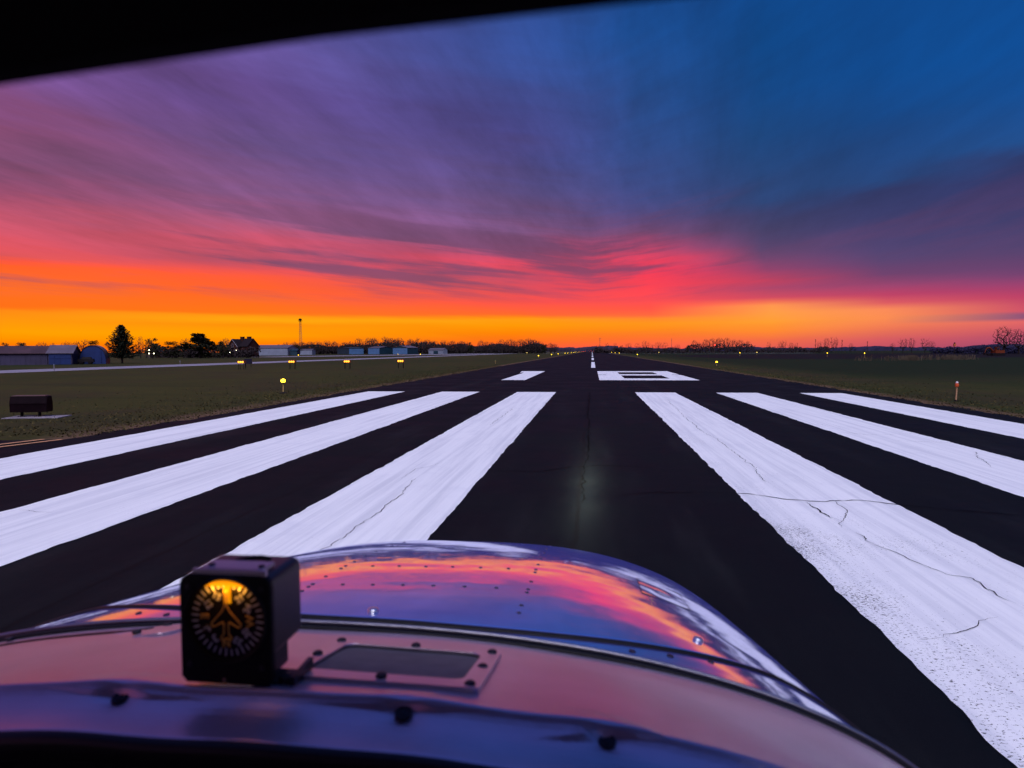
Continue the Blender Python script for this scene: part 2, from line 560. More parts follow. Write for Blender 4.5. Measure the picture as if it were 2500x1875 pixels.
def ragged_strip(x0, x1, y0, y1, z, step, amp, mb=None):
    """a sheet whose two long edges wander a little"""
    mb = mb or MB()
    ys = list(np.arange(y0, y1, step)) + [y1]
    b = len(mb.v)
    a0 = a1 = 0.0
    for yv in ys:
        a0 = a0 * 0.6 + random.gauss(0, amp)
        a1 = a1 * 0.6 + random.gauss(0, amp)
        mb.v.append((x0 + a0, yv, z))
        mb.v.append((x1 + a1, yv, z))
    for i in range(len(ys) - 1):
        mb.face((b + 2 * i, b + 2 * i + 1, b + 2 * i + 3, b + 2 * i + 2))
    return mb


rw = MB()
ragged_strip(-11.35, 11.45, -40, 160, 0.010, 0.22, 0.085, rw)
ragged_strip(-11.35, 11.45, 160, 1500, 0.010, 8.0, 0.10, rw)
runway = struct('runway', rw, M_ASPH)

W = 1.753
for i in range(6):
    k = (1, 3, 5, -1, -3, -5)[i]
    xa = k * W if k > 0 else (k - 1) * W
    mb = ragged_strip(xa, xa + W, -16.06, 29.66, 0.016, 0.09, 0.008)
    part('threshold_stripe', mb, M_PAINT, runway)
# number 1
mb = MB()
mb.sheet([(-5.95, 41.85), (-4.40, 41.85), (-4.40, 60.2), (-6.55, 60.2), (-6.30, 56.3), (-5.95, 56.3)], 0.016)
part('runway_number', mb, M_PAINT, runway)
# number 8: outline with two openings and small waist notches
mb = MB()
X0, X1 = 0.33, 6.52
xs = [X0, 2.02, 4.98, X1]
for xa, xb, ya, yb in ((X0, X1, 41.85, 44.5), (X0, 2.02, 44.5, 50.9), (4.98, X1, 44.5, 50.9), (2.02, 4.98, 49.9, 52.5), (X0, 2.02, 51.5, 57.2), (4.98, X1, 51.5, 57.2), (X0, X1, 57.2, 60.2)):
    mb.sheet([(xa, ya), (xb, ya), (xb, yb), (xa, yb)], 0.016)
mb.sheet([(0.95, 50.9), (2.02, 50.9), (2.02, 51.5), (0.95, 51.5)], 0.016)
mb.sheet([(4.98, 50.9), (5.9, 50.9), (5.9, 51.5), (4.98, 51.5)], 0.016)
part('runway_number', mb, M_PAINT, runway)
# centreline
y = 72.3
while y < 1400:
    mb = MB().sheet([(-0.24, y), (0.24, y), (0.24, y + 36.6), (-0.24, y + 36.6)], 0.016)
    part('centreline_dash', mb, M_PAINT, runway)
    y += 61.0
# cracks
CR = {'A': [(0.18, 8.46), (0.61, 8.66), (1.21, 8.74), (1.73, 8.73), (2.06, 8.64), (2.29, 8.47), (2.7, 8.37), (3.12, 8.48), (3.35, 8.39), (3.6, 8.24), (4.04, 8.1), (4.68, 7.91)], 'B': [(-2.7, 9.32), (-2.65, 8.73), (-2.61, 8.21), (-2.62, 7.81), (-2.6, 7.32), (-2.6, 6.92), (-2.62, 6.62), (-2.63, 6.31), (-2.66, 6.0), (-2.7, 5.0)], 'C': [(-2.65, 10.7), (-2.74, 10.24), (-2.88, 10.06), (-2.9, 9.62), (-2.9, 9.26)], 'D': [(2.69, 25.5), (2.6, 22.56), (2.5, 20.09), (2.42, 17.87), (2.37, 16.48), (2.4, 14.74), (2.47, 13.54), (2.46, 12.18), (2.42, 10.98), (2.33, 9.49)], 'D2': [(2.47, 8.32), (2.48, 8.15), (2.51, 7.86), (2.53, 7.56), (2.58, 7.41)], 'D3': [(2.83, 8.44), (2.75, 7.92), (2.69, 7.64), (2.52, 7.33), (2.48, 7.14)], 'D4': [(2.55, 6.98), (2.53, 6.7), (2.58, 6.51), (2.64, 6.31), (2.66, 6.11), (2.69, 5.87), (2.78, 5.75), (2.91, 5.7), (2.96, 5.66), (2.91, 5.47), (2.9, 5.28), (2.97, 5.07)], 'E': [(5.3, 15.42), (5.63, 15.39), (5.81, 15.1), (6.21, 15.16), (6.8, 15.41), (7.15, 15.54)], 'F': [(-2.7, 18.55), (-2.37, 18.74), (-2.02, 18.66), (-1.8, 18.7)], 'F2': [(-2.68, 20.98), (-2.67, 19.54), (-2.68, 18.42), (-2.67, 17.18), (-2.68, 16.2)], 'G': [(-1.7, 10.0), (-0.96, 10.05), (-0.69, 10.29), (-0.46, 10.53), (-0.23, 10.52), (0.03, 10.68), (0.9, 10.5)], 'G3': [(-0.26, 8.01), (-0.26, 9.13), (-0.24, 9.81), (-0.24, 10.27), (-0.2, 14.0), (-0.25, 20.0), (-0.22, 30.0)], 'H': [(-6.89, 6.93), (-6.65, 6.89), (-6.36, 6.84)], 'I': [(1.93, 4.4), (2.1, 4.49), (2.35, 4.65), (2.67, 4.86)], 'M': [(1.46, 19.78), (1.85, 19.7), (2.35, 19.92)], 'M2': [(1.74, 22.42), (2.02, 22.11)], 'N': [(5.85, 14.17), (6.4, 14.12), (7.01, 13.95), (7.17, 13.6)], 'O': [(6.79, 12.81), (6.47, 12.02), (6.11, 11.1)], 'Q': [(-7.74, 10.44), (-7.76, 10.95), (-7.74, 11.4)]}
CW = {'A': 0.020, 'D': 0.007, 'D2': 0.016, 'D4': 0.009, 'B': 0.010, 'G': 0.02, 'G3': 0.02, 'H': 0.006, 'Q': 0.006, 'I': 0.005, 'M2': 0.006, 'C': 0.006, 'F2': 0.008}


def crack(pts, w):
    P = []
    for a, b in zip(pts[:-1], pts[1:]):
        a, b = Vector((*a, 0)), Vector((*b, 0))
        n = max(2, int((b - a).length / 0.045))
        for i in range(n):
            P.append(a.lerp(b, i / n))
    P.append(Vector((*pts[-1], 0)))
    mb = MB()
    o = 0.0
    ww = w
    L = R_ = None
    for i, p in enumerate(P):
        d = (P[min(i + 1, len(P) - 1)] - P[max(0, i - 1)]).normalized()
        nrm = Vector((-d.y, d.x, 0))
        o = o * 0.8 + random.gauss(0, 0.012)
        ww = max(0.0012, min(w * 1.6, ww * 0.7 + 0.3 * random.uniform(0.15, 1.5) * w))
        if random.random() < 0.07:
            ww *= 0.25
        end = min(1.0, min(i, len(P) - 1 - i) / 5.0 + 0.1)
        c = p + nrm * o
        mb.v.append((c.x + nrm.x * ww * end, c.y + nrm.y * ww * end, 0.021))
        mb.v.append((c.x - nrm.x * ww * end, c.y - nrm.y * ww * end, 0.021))
        if i:
            b = 2 * (i - 1)
            mb.face((b, b + 1, b + 3, b + 2))
    return mb


for k, pts in CR.items():
    part('pavement_crack', crack(pts, 0.62 * CW.get(k, 0.008)), M_CRACK, runway)
# yellow lead lines at the left edge
for dx in (0.0, 0.42):
    mb = MB().sheet([(-11.50 - dx, 12.75), (-11.38 - dx, 12.75), (-12.6 - dx, 8.6), (-12.75 - dx, 8.6)], 0.020)
    part('yellow_line', mb, M_YEL, runway)
# side taxiway mouth at the left
mb = MB().sheet([(-11.2, 12.9), (-11.2, 2.0), (-20.0, 2.0), (-15.2, 10.9), (-13.2, 12.5)], 0.005)
struct('taxiway_mouth', mb, M_ASPH)
mb = ragged_strip(-63, -54.5, -60, 520, 0.008, 12, 0.15)
struct('taxiway', mb, M_CONC)
mb = MB().sheet([(-66, 420), (-112, 222), (-128, 226), (-122, 300), (-90, 470), (-70, 520)], 0.006)
struct('apron', mb, M_CONC)
mb = MB().sheet([(-54.6, 500), (-63, 512), (-16, 655), (-11, 640)], 0.005)
struct('taxiway_link', mb, M_CONC)
mb = MB().sheet([(30, 150), (46, 138), (70, 150), (140, 182), (330, 300), (330, 420), (120, 330), (54, 300), (26, 230)], 0.005)
struct('ploughed_field', mb, M_SOIL)
mb = MB().sheet([(11.3, 452), (130, 400), (130, 416), (11.3, 470)], 0.008)
struct('cross_taxiway', mb, M_CONC)


# ------------------------------------------------------------------ grass blades by the pavement
def grass_blades():
    n = 22000
    side = rng.random(n) < 0.62
    d = rng.exponential(2.2, n)
    yy = 7 + rng.random(n) ** 1.6 * 75
    xx = np.where(side, -11.22 - d, 11.32 + d) + rng.normal(0, 0.05, n)
    keep = ~((xx < -10.5) & (xx > -22) & (yy < 13.2) & (yy > 0))
    xx, yy = xx[keep], yy[keep]
    n = len(xx)
    h = rng.uniform(0.015, 0.055, n)
    a = rng.random(n) * np.pi
    w = rng.uniform(0.012, 0.035, n)
    lx, ly = rng.normal(0, 0.04, n), rng.normal(0, 0.04, n)
    V = np.zeros((n, 3, 3))
    V[:, 0] = np.stack([xx - np.cos(a) * w, yy - np.sin(a) * w, np.zeros(n)], 1)
    V[:, 1] = np.stack([xx + np.cos(a) * w, yy + np.sin(a) * w, np.zeros(n)], 1)
    V[:, 2] = np.stack([xx + lx, yy + ly, h], 1)
    me = bpy.data.meshes.new('grass')
    me.from_pydata(V.reshape(-1, 3).tolist(), [], [(3 * i, 3 * i + 1, 3 * i + 2) for i in range(n)])
    me.materials.append(mat('grass_blade', (0.062, 0.048, 0.018), 0.9, spec=0.05, var=0.5, vscale=0.7))
    o = link('grass', me)
    tag(o, 'short dry brown and green grass growing along both runway edges', 'grass', kind='stuff')


grass_blades()


def reeds():
    n = 1700
    c = rng.random(n)
    xx = 46 + c * 22 + rng.normal(0, 1.2, n)
    yy = 116 + c * 14 + rng.normal(0, 1.5, n)
    patch = np.sin(xx * 1.3) + np.sin(xx * 0.57 + 2) + rng.normal(0, 0.6, n)
    keep = patch > 0.45
    xx, yy = xx[keep], yy[keep]
    n = len(xx)
    h = rng.uniform(0.35, 0.95, n)
    w = rng.uniform(0.02, 0.05, n)
    V = np.zeros((n, 4, 3))
    lx = rng.normal(0, 0.16, n)
    V[:, 0] = np.stack([xx - w, yy, np.zeros(n)], 1)
    V[:, 1] = np.stack([xx + w, yy, np.zeros(n)], 1)
    V[:, 2] = np.stack([xx + lx + w * 1.3, yy, h], 1)
    V[:, 3] = np.stack([xx + lx - w * 1.3, yy, h], 1)
    me = bpy.data.meshes.new('reeds')
    me.from_pydata(V.reshape(-1, 3).tolist(), [], [tuple(range(4 * i, 4 * i + 4)) for i in range(n)])
    me.materials.append(mat('dry_reed', (0.062, 0.046, 0.034), 0.95, spec=0.05, var=0.5, vscale=0.4))
    tag(link('tall_grass', me), 'clump of tall pale dry grass standing in the dark field', 'tall grass', kind='stuff')


reeds()

# ------------------------------------------------------------------ trees
M_BARK = mat('bark', (0.030, 0.022, 0.022), 0.95, spec=0.1)
M_TWIG = mat('twig', (0.040, 0.028, 0.030), 0.95, spec=0.05)
M_LEAF = mat('dark_leaf', (0.026, 0.026, 0.014), 0.9, spec=0.1, var=0.4, vscale=1.5)
M_NEEDLE = mat('pine_needle', (0.016, 0.020, 0.012), 0.9, spec=0.1, var=0.4, vscale=1.5)


def bare_mesh(seed, n=420, cz=0.58, rz=0.42, rx=0.5, stem=0.22, fork=0.0, tip=0.0042):
    """leafless tree one unit wide and high, grown towards points scattered in its crown"""
    rnd = random.Random(seed)
    nodes = [Vector((0, 0, 0))]
    par = [-1]
    k = max(3, int(stem / 0.06))
    for i in range(k):
        nodes.append(Vector((rnd.gauss(0, 0.006), rnd.gauss(0, 0.006), stem * (i + 1) / k)))
        par.append(len(nodes) - 2)
    pts = []
    while len(pts) < n:
        p = Vector((rnd.uniform(-1, 1), rnd.uniform(-1, 1), rnd.uniform(-1, 1)))
        r = p.length
        if r > 1 or rnd.random() > 0.25 + 0.75 * r:
            continue
        # uneven outline
        a = math.atan2(p.y, p.x)
        q = 1.0 + 0.16 * math.sin(3 * a + seed) + 0.12 * math.sin(5 * a + 2 * seed + 4 * p.z)
        flare = 1.0 + fork * p.z
        z = cz + p.z * rz * (0.9 + 0.1 * q)
        if z < stem * 0.8:
            continue
        pts.append(Vector((p.x * rx * q * flare, p.y * rx * q * flare, z)))
    root = Vector((0, 0, stem))
    pts.sort(key=lambda p: (p - root).length + rnd.gauss(0, 0.04))
    arr = np.zeros((len(nodes) + n * 12, 3))
    arr[:len(nodes)] = [tuple(v) for v in nodes]
    for p in pts:
        m = len(nodes)
        d = np.linalg.norm(arr[:m] - np.array(p), axis=1) + 0.9 * np.maximum(0, arr[:m, 2] - p.z + 0.02)
        i = int(np.argmin(d[k - 1:])) + k - 1
        base = nodes[i]
        L = (p - base).length
        st = max(1, int(L / 0.07))
        for j in range(st):
            t = (j + 1) / st
            q = base.lerp(p, t)
            if j < st - 1:
                q += Vector((rnd.gauss(0, 0.008), rnd.gauss(0, 0.008), 0.02 * math.sin(math.pi * t) * L * 4))
            nodes.append(q)
            par.append(i if j == 0 else len(nodes) - 2)
            arr[len(nodes) - 1] = tuple(q)
    acc = [0.0] * len(nodes)
    has = [False] * len(nodes)
    for i in range(len(nodes) - 1, 0, -1):
        if not has[i]:
            acc[i] = tip ** 2.1
        acc[par[i]] += acc[i]
        has[par[i]] = True
    rad = [a ** (1 / 2.1) for a in acc]
    tr, tw = MB(), MB()
    for i in range(1, len(nodes)):
        r1 = rad[i]
        r0 = min(rad[par[i]], r1 * 1.35)
        (tr if r1 > 0.012 else tw).tube([nodes[par[i]], nodes[i]], [r0, r1], 5 if r1 > 0.012 else 3, cap=False)
    return tr.mesh('trunk', M_BARK), tw.mesh('twigs', M_TWIG)


def leafy_mesh(seed, shape='round', n=2600):
    rnd = np.random.default_rng(seed)
    tr = MB().tube([(0, 0, 0), (0.01, 0, 0.2), (0.0, 0.01, 0.45)], [0.035, 0.028, 0.016], 7)
    for i in range(6):
        a = i * 1.05
        tr.tube([(0, 0, 0.25 + 0.03 * i), (0.18 * math.cos(a), 0.18 * math.sin(a), 0.5 + 0.04 * i)], [0.016, 0.005], 5)
    cl = MB()
    lobes = []
    k = 44 if shape == 'cedar' else 30
    for i in range(k):
        a = rnd.random() * 6.28
        if shape == 'cedar':
            z = rnd.uniform(0.12, 0.92)
            rr = (0.46 * (1 - z ** 1.7) ** 0.8) * rnd.uniform(0.2, 1)
            z = z * 0.86 if i > 3 else 0.88
            rr = rr if i > 3 else rr * 0.25
            s = rnd.uniform(0.09, 0.15) * (1.1 - z * 0.4)
        else:
            z = rnd.uniform(0.18, 0.86)
            rr = 0.36 * math.sqrt(max(0.02, 1 - ((z - 0.48) / 0.5) ** 2)) * rnd.uniform(0.3, 1)
            s = rnd.uniform(0.11, 0.18)
        lobes.append((rr * math.cos(a), rr * math.sin(a), z, s))
    for i in range(n):
        lx, ly, lz, s = lobes[rnd.integers(k)]
        d = rnd.normal(0, 1, 3)
        d /= np.linalg.norm(d)
        rad = s * rnd.random() ** 0.4 * (1.0 if rnd.random() < 0.9 else 1.35)
        c = Vector((lx + d[0] * rad, ly + d[1] * rad, max(0.05, lz + d[2] * rad * 0.75)))
        u = Vector(rnd.normal(0, 1, 3)).normalized()
        w = u.orthogonal().normalized()
        e = rnd.uniform(0.012, 0.034)
        b = len(cl.v)
        for q in (u * e, w * e * 0.6, -u * e, -w * e * 0.6):
            cl.v.append(tuple(c + q))
        cl.face((b, b + 1, b + 2, b + 3))
    zs = max(v[2] for v in cl.v)
    xr = np.percentile([max(abs(v[0]), abs(v[1])) for v in cl.v], 99.5)
    for m in (cl, tr):
        m.v = [(v[0] / (2 * xr), v[1] / (2 * xr), v[2] / zs) for v in m.v]
    return tr.mesh('trunk', M_BARK), cl.mesh('crown', M_LEAF)


def spare_mesh(seed):
    rnd = random.Random(seed)
    tr = MB().tube([(0, 0, 0), (0.02, 0, 0.5), (0, 0, 0.96)], [0.10, 0.07, 0.02], 6)
    tw = MB()
    for i in range(46):
        z = rnd.uniform(0.25, 0.97)
        a = rnd.random() * 6.28
        L = rnd.uniform(0.15, 0.5) * (1.1 - z * 0.5)
        tw.tube([(0, 0, z), (L * math.cos(a), L * math.sin(a), min(1.0, z + 0.06 + L * 0.12))], [0.02, 0.008], 3, cap=False)
    return tr.mesh('trunk', M_BARK), tw.mesh('twigs', M_TWIG)


BARE = [bare_mesh(1, 430, 0.56, 0.44, 0.50, 0.16, 0.0, 0.0055), bare_mesh(2, 380, 0.55, 0.45, 0.46, 0.12, 0.15, 0.0055), bare_mesh(3, 460, 0.58, 0.42, 0.52, 0.20, 0.0, 0.0055), bare_mesh(4, 360, 0.54, 0.46, 0.42, 0.12, 0.25, 0.0055), bare_mesh(9, 420, 0.57, 0.43, 0.48, 0.15, -0.2, 0.0055)]
FAN = [bare_mesh(12, 200, 0.62, 0.39, 0.44, 0.22, 0.35, 0.0050), bare_mesh(14, 230, 0.60, 0.41, 0.48, 0.18, 0.25, 0.0050), bare_mesh(17, 150, 0.58, 0.42, 0.40, 0.15, 0.45, 0.0050), bare_mesh(19, 190, 0.62, 0.38, 0.46, 0.24, 0.1, 0.0050)]
BIG = [bare_mesh(33, 420, 0.61, 0.39, 0.50, 0.24, 0.05, 0.0046), bare_mesh(35, 360, 0.60, 0.40, 0.46, 0.24, 0.15, 0.0046)]
ROUND = [leafy_mesh(s) for s in (21, 22, 23)]
CEDAR = leafy_mesh(31, 'cedar', 5200)
SPARE = spare_mesh(5)
tree_i = [0]


def tree(x, y, h, kind, w, label, group=None, name=None, crown='crown'):
    i = tree_i[0]
    tree_i[0] += 1
    if kind == 'bare':
        a, b = BARE[i % len(BARE)]
        crown = 'twigs'
    elif kind == 'big':
        a, b = BIG[i % 2]
        crown = 'twigs'
    elif kind == 'fan':
        a, b = FAN[i % len(FAN)]
        crown = 'twigs'
    elif kind == 'round':
        a, b = ROUND[i % 3]
    elif kind == 'cedar':
        a, b = CEDAR
    else:
        a, b = SPARE
        crown = 'twigs'
    t = thing(name or {'bare': 'bare_tree', 'fan': 'bare_tree', 'big': 'bare_tree', 'round': 'leafy_tree', 'cedar': 'cedar_tree', 'spare': 'slender_tree'}[kind], label, 'tree', (x, y, 0), (i * 2.4) % 6.28, group)
    link('trunk', a, t)
    tag(link(crown, b, t), kind='stuff')
    t.scale = (w, w, h)
    return t


# pine alone by the taxiway
def pine():
    rnd = random.Random(5)
    t = thing('pine_tree', 'tall dark conical pine standing alone beyond the pale taxiway', 'tree', (-80.2, 103.9, 0))
    part('trunk', MB().tube([(0, 0, 0), (0.03, 0, 2.5), (0, 0.02, 6.4)], [0.17, 0.12, 0.03], 8), M_BARK, t)
    br, nd = MB(), MB()
    H = 6.55
    for k in range(210):
        z = 1.05 + (H - 1.1) * (k / 210.0) ** 1.02
        f = (z - 0.9) / (H - 0.9)
        Lr = 3.5 * (1 - f) ** 0.92 * rnd.uniform(0.6, 1.12) + 0.10
        a = k * 2.399 + rnd.uniform(-0.3, 0.3)
        droop = -0.10 + 0.35 * f
        P0 = Vector((0, 0, z))
        P2 = Vector((Lr * math.cos(a), Lr * math.sin(a), z + Lr * (droop + 0.28)))
        P1 = P0.lerp(P2, 0.5) - Vector((0, 0, Lr * 0.13))
        br.tube([P0, P1, P2], [0.03, 0.02, 0.008], 4, cap=False)
        m = int(14 + 34 * (1 - f))
        for j in range(m):
            s = rnd.uniform(0.15, 1.0)
            p = (P0.lerp(P1, s * 2) if s < 0.5 else P1.lerp(P2, s * 2 - 1))
            p = p + Vector((rnd.gauss(0, 0.09), rnd.gauss(0, 0.09), rnd.gauss(-0.03, 0.09)))
            u = Vector((math.cos(a) + rnd.gauss(0, 0.7), math.sin(a) + rnd.gauss(0, 0.7), rnd.gauss(0.2, 0.4))).normalized()
            w = u.cross(Vector((rnd.gauss(0, 1), rnd.gauss(0, 1), 1))).normalized()
            e = rnd.uniform(0.11, 0.24)
            b = len(nd.v)
            for q in (u * e, w * e * 0.38, -u * e, -w * e * 0.38):
                nd.v.append(tuple(p + q))
            nd.face((b, b + 1, b + 2, b + 3))
    tag(part('branches', br, M_BARK, t), kind='stuff')
    tag(part('needles', nd, M_NEEDLE, t), kind='stuff')


pine()

WEST = [(-147.8, 150, 4.6, 'round', 2.5, 'low round dark tree behind the far left end of the long shed roof'),
        (-143.4, 150, 4.61, 'round', 3.1, 'second round dark tree rising over the long shed roof'),
        (-137.4, 150, 4.72, 'bare', 3.5, 'bare wide tree behind the junction of long shed and small shed'),
        (-139.0, 155, 4.61, 'bare', 2.6, 'thin bare tree close left of the small shed ridge'),
        (-130.9, 150, 4.93, 'bare', 3.5, 'bare twiggy tree above the middle of the small shed roof'),
        (-128.2, 150, 4.83, 'bare', 3.1, 'bare tree above the right end of the small shed roof'),
        (-129.7, 155, 5.46, 'bare', 3.6, 'tallest bare tree behind the round topped hut'),
        (-123.5, 150, 5.04, 'round', 3.3, 'dark leafy tree poking over the round topped hut'),
        (-140.2, 190, 7.19, 'bare', 2.6, 'thin bare tree just right of the lone pine'),
        (-136.3, 190, 6.42, 'round', 5.6, 'rounded dark tree above the bright yard lamps'),
        (-129.7, 190, 5.41, 'round', 5.9, 'lower round tree between the yard lamps and the broad cedar'),
        (-131.4, 200, 6.67, 'bare', 5.3, 'bare tree spreading behind the left flank of the broad cedar'),
        (-120.2, 190, 7.83, 'cedar', 14.5, 'broad dark cedar with a knob at its top left of the house'),
        (-109.8, 185, 5.22, 'round', 4.2, 'round dark clipped tree just left of the brick house'),
        (-135.4, 230, 7.56, 'bare', 4.6, 'bare tree showing above the round tree beside the brick house'),
        (-173.9, 330, 6.13, 'round', 8.7, 'low round tree behind the roof of the long pale hangar'),
        (-163.8, 330, 5.93, 'round', 6.5, 'round tree behind the right end of the long pale hangar')]
for x, y, h, k, w, lab in WEST:
    tree(x, y if k == 'bare' or y != 330 else 350, h, k, w, lab)

WOOD = [(-228.1, 470, 9.51), (-221.6, 470, 10.14), (-215.2, 470, 10.15), (-208.7, 470, 9.85), (-202.3, 470, 10.48), (-196.0, 470, 10.79), (-189.6, 470, 10.19), (-183.3, 470, 8.98), (-176.9, 470, 10.21), (-170.6, 470, 12.04), (-164.4, 470, 12.66), (-158.1, 470, 12.97), (-153.4, 470, 13.27), (-148.8, 470, 12.07), (-144.1, 470, 12.07), (-139.4, 470, 12.68), (-133.3, 470, 11.48), (-127.1, 470, 12.09), (-121.0, 470, 10.9), (-114.8, 470, 10.31), (-107.2, 470, 10.62), (-101.1, 470, 10.63), (-95.0, 470, 10.04)]
for i, (x, y, h) in enumerate(WOOD):
    for dx, dy, s in ((0, 0, 1.0), (3.2, 9, 0.93)):
        tree(x + dx + random.uniform(-1, 1), y + dy + random.uniform(-4, 4), h * s * random.uniform(0.94, 1.03), 'bare', random.uniform(7.0, 9.5),
             'bare tree in the dense wood behind the row of hangars', 'bare trees of the wood behind the hangars')
WOOD2 = [(-89.3, 480, 8.71, 'round', 5.5), (-81.7, 480, 10.55, 'bare', 6.7), (-74.0, 480, 9.04, 'bare', 6.7), (-66.4, 480, 10.87, 'bare', 7.9), (-60.3, 480, 11.18, 'bare', 8.4), (-52.1, 480, 10.89, 'bare', 7.8), (-46.7, 480, 11.8, 'bare', 10.2), (-42.2, 480, 10.61, 'bare', 7.8), (-34.7, 480, 7.02, 'round', 6.0), (-30.2, 480, 8.23, 'bare', 6.0)]
for x, y, h, k, w in WOOD2:
    if k == 'round':
        tree(x, y, h, k, w, 'small round leafy tree at the wood edge right of the white barn' if x < -80 else 'small round tree at the last gap before the far end of the runway')
    else:
        tree(x, y, h, k, w, 'bare spreading tree between the white barn and the far runway end', 'bare trees right of the white barn')
        tree(x + 2.5, y + 8, h * 0.9, k, w, 'bare spreading tree between the white barn and the far runway end', 'bare trees right of the white barn')
EAST = [(4.8, 430, 6.04, 'bare', 6.9), (9.3, 430, 7.65, 'bare', 4.2), (14.5, 430, 7.4, 'bare', 3.2), (19.2, 430, 5.29, 'round', 5.3), (23.1, 430, 7.15, 'bare', 4.8), (29.1, 430, 7.16, 'bare', 4.8), (33.8, 430, 8.49, 'bare', 6.3), (37.9, 430, 6.13, 'bare', 3.2), (42.0, 430, 7.72, 'bare', 5.3), (45.9, 430, 7.73, 'bare', 4.7), (54.1, 430, 5.91, 'bare', 4.7), (60.0, 430, 5.41, 'round', 3.1), (64.3, 430, 8.81, 'bare', 5.2), (67.6, 430, 7.25, 'bare', 5.7), (71.9, 430, 9.35, 'bare', 5.7), (75.7, 430, 9.88, 'bare', 6.2), (80.0, 430, 10.14, 'bare', 6.8), (84.5, 430, 10.15, 'bare', 6.8), (89.1, 430, 9.12, 'bare', 5.7), (92.8, 430, 8.87, 'bare', 5.2), (97.3, 430, 8.1, 'bare', 4.1), (110.2, 430, 7.61, 'bare', 3.1), (116.9, 430, 7.37, 'bare', 3.6), (119.1, 430, 8.15, 'bare', 4.1), (123.5, 430, 6.87, 'bare', 3.6), (126.5, 430, 6.88, 'bare', 3.1), (138.0, 430, 8.44, 'spare', 1.5), (140.4, 430, 7.42, 'bare', 3.6), (144.8, 430, 9.73, 'bare', 4.6), (148.4, 430, 10.5, 'bare', 4.1), (150.4, 430, 9.99, 'bare', 2.5), (153.7, 430, 7.96, 'spare', 1.8), (159.0, 430, 6.2, 'bare', 3.0), (168.6, 430, 6.98, 'spare', 1.5)]
for x, y, h, k, w in EAST:
    if x < 62:
        lab, gp = 'small bare tree in the loose line just right of the runway end', 'small trees right of the runway end'
    elif x < 100:
        lab, gp = 'bare tree of the dark clump holding a red lamp', 'bare trees of the clump with the red lamp'
    elif x < 130:
        lab, gp = 'low bare tree between the dark clump and the tall thin trees', 'low bare trees right of the dark clump'
    else:
        lab, gp = 'thin upright bare tree on the open skyline right of centre', 'thin trees on the open skyline'
    if k == 'round':
        lab, gp = ('short round bushy tree third along from the runway end' if x < 30 else 'short round bush left of the clump with the red lamp'), None
    y = 520 if x < 20 else y
    if k == 'bare' and (x < 62 or x > 100):
        k = 'fan'
    tree(x * (y / 430.0), y, h * (1 if y == 430 else 1.12), k, w, lab, gp)
PAIR = [(140.7, 330, 5.24, 'bare', 2.7, 'little bare sapling on the skyline left of the two tree pairs'), (145.3, 330, 7.38, 'bare', 4.6, 'wider bare tree of the first isolated pair on the skyline'), (149.1, 330, 7.77, 'bare', 3.5, 'narrow taller bare tree of the first isolated pair on the skyline'), (154.8, 330, 7.59, 'bare', 5.0, 'large fan shaped bare tree of the second isolated pair'), (157.7, 330, 6.06, 'bare', 3.5, 'small bare tree at the right of the second isolated pair')]
for x, y, h, k, w, lab in PAIR:
    tree(x, y, h, 'fan', w, lab)
tree(149.0, 260, 10.32, 'big', 7.2, 'big bare tree with forked trunk rising above the orange excavator')
tree(154.0, 260, 9.42, 'big', 6.4, 'big bare tree at the right picture edge past the excavator')


# low undergrowth in the wood and the far woods on the horizon
def thicket(name, label, pts, hfun, depth, n, mats, size):
    V, F = [], []
    pts = [Vector((*p, 0)) for p in pts]
    seg = [(b - a).length for a, b in zip(pts[:-1], pts[1:])]
    tot = sum(seg)
    for i in range(n):
        s = rng.random() * tot
        k = 0
        while s > seg[k] and k < len(seg) - 1:
            s -= seg[k]
            k += 1
        p = pts[k].lerp(pts[k + 1], min(1, s / seg[k]))
        h = hfun(p.x)
        z = h * rng.random() ** 0.8
        c = p + Vector((rng.normal(0, 0.6), rng.uniform(0, depth), z))
        u = Vector(rng.normal(0, 1, 3)).normalized()
        w = u.orthogonal().normalized()
        e = size * rng.uniform(0.5, 1.3)
        b = len(V)
        for q in (u * e, w * e * 0.7, -u * e, -w * e * 0.7):
            v = c + q
            V.append((v.x, v.y, max(v.z, 0.0)))
        F.append((b, b + 1, b + 2, b + 3))
    me = bpy.data.meshes.new(name)
    me.from_pydata(V, [], F)
    me.materials.append(mats)
    return tag(link(name, me), label, name.replace('_', ' '), kind='stuff')


M_BRUSH = mat('brush', (0.030, 0.022, 0.024), 0.95, spec=0.05)
M_FAR = mat('far_wood_haze', (0.034, 0.026, 0.046), 0.95, spec=0.02, var=0.25, vscale=0.02)  # purple of distance haze is put into the base colour
M_FAR2 = mat('far_wood_haze_blue', (0.022, 0.020, 0.046), 0.95, spec=0.02, var=0.25, vscale=0.02)  # bluer haze tint, likewise in the base colour
thicket('undergrowth', 'dark tangled undergrowth filling the wood behind the hangars', [(-236, 478), (-140, 486), (-90, 486), (-36, 492)], lambda x: 5.2 + 2.2 * math.sin(x * 0.11) ** 2 + (1.5 if -180 < x < -110 else 0), 14, 9000, M_BRUSH, 0.8)
thicket('hedge', 'dark hedge line in front of the broad cedar and house', [(-150, 205), (-128, 200), (-112, 205)], lambda x: 3.3 + 0.9 * math.sin(x * 0.5), 6, 3200, M_BRUSH, 0.4)
thicket('scrub', 'low dark scrub under the trees right of the runway end', [(2, 520), (28, 440), (62, 436), (104, 436), (150, 436)], lambda x: (5.0 if 62 < x < 104 else 3.0) + 0.9 * math.sin(x * 0.4), 8, 7500, M_BRUSH, 0.55)


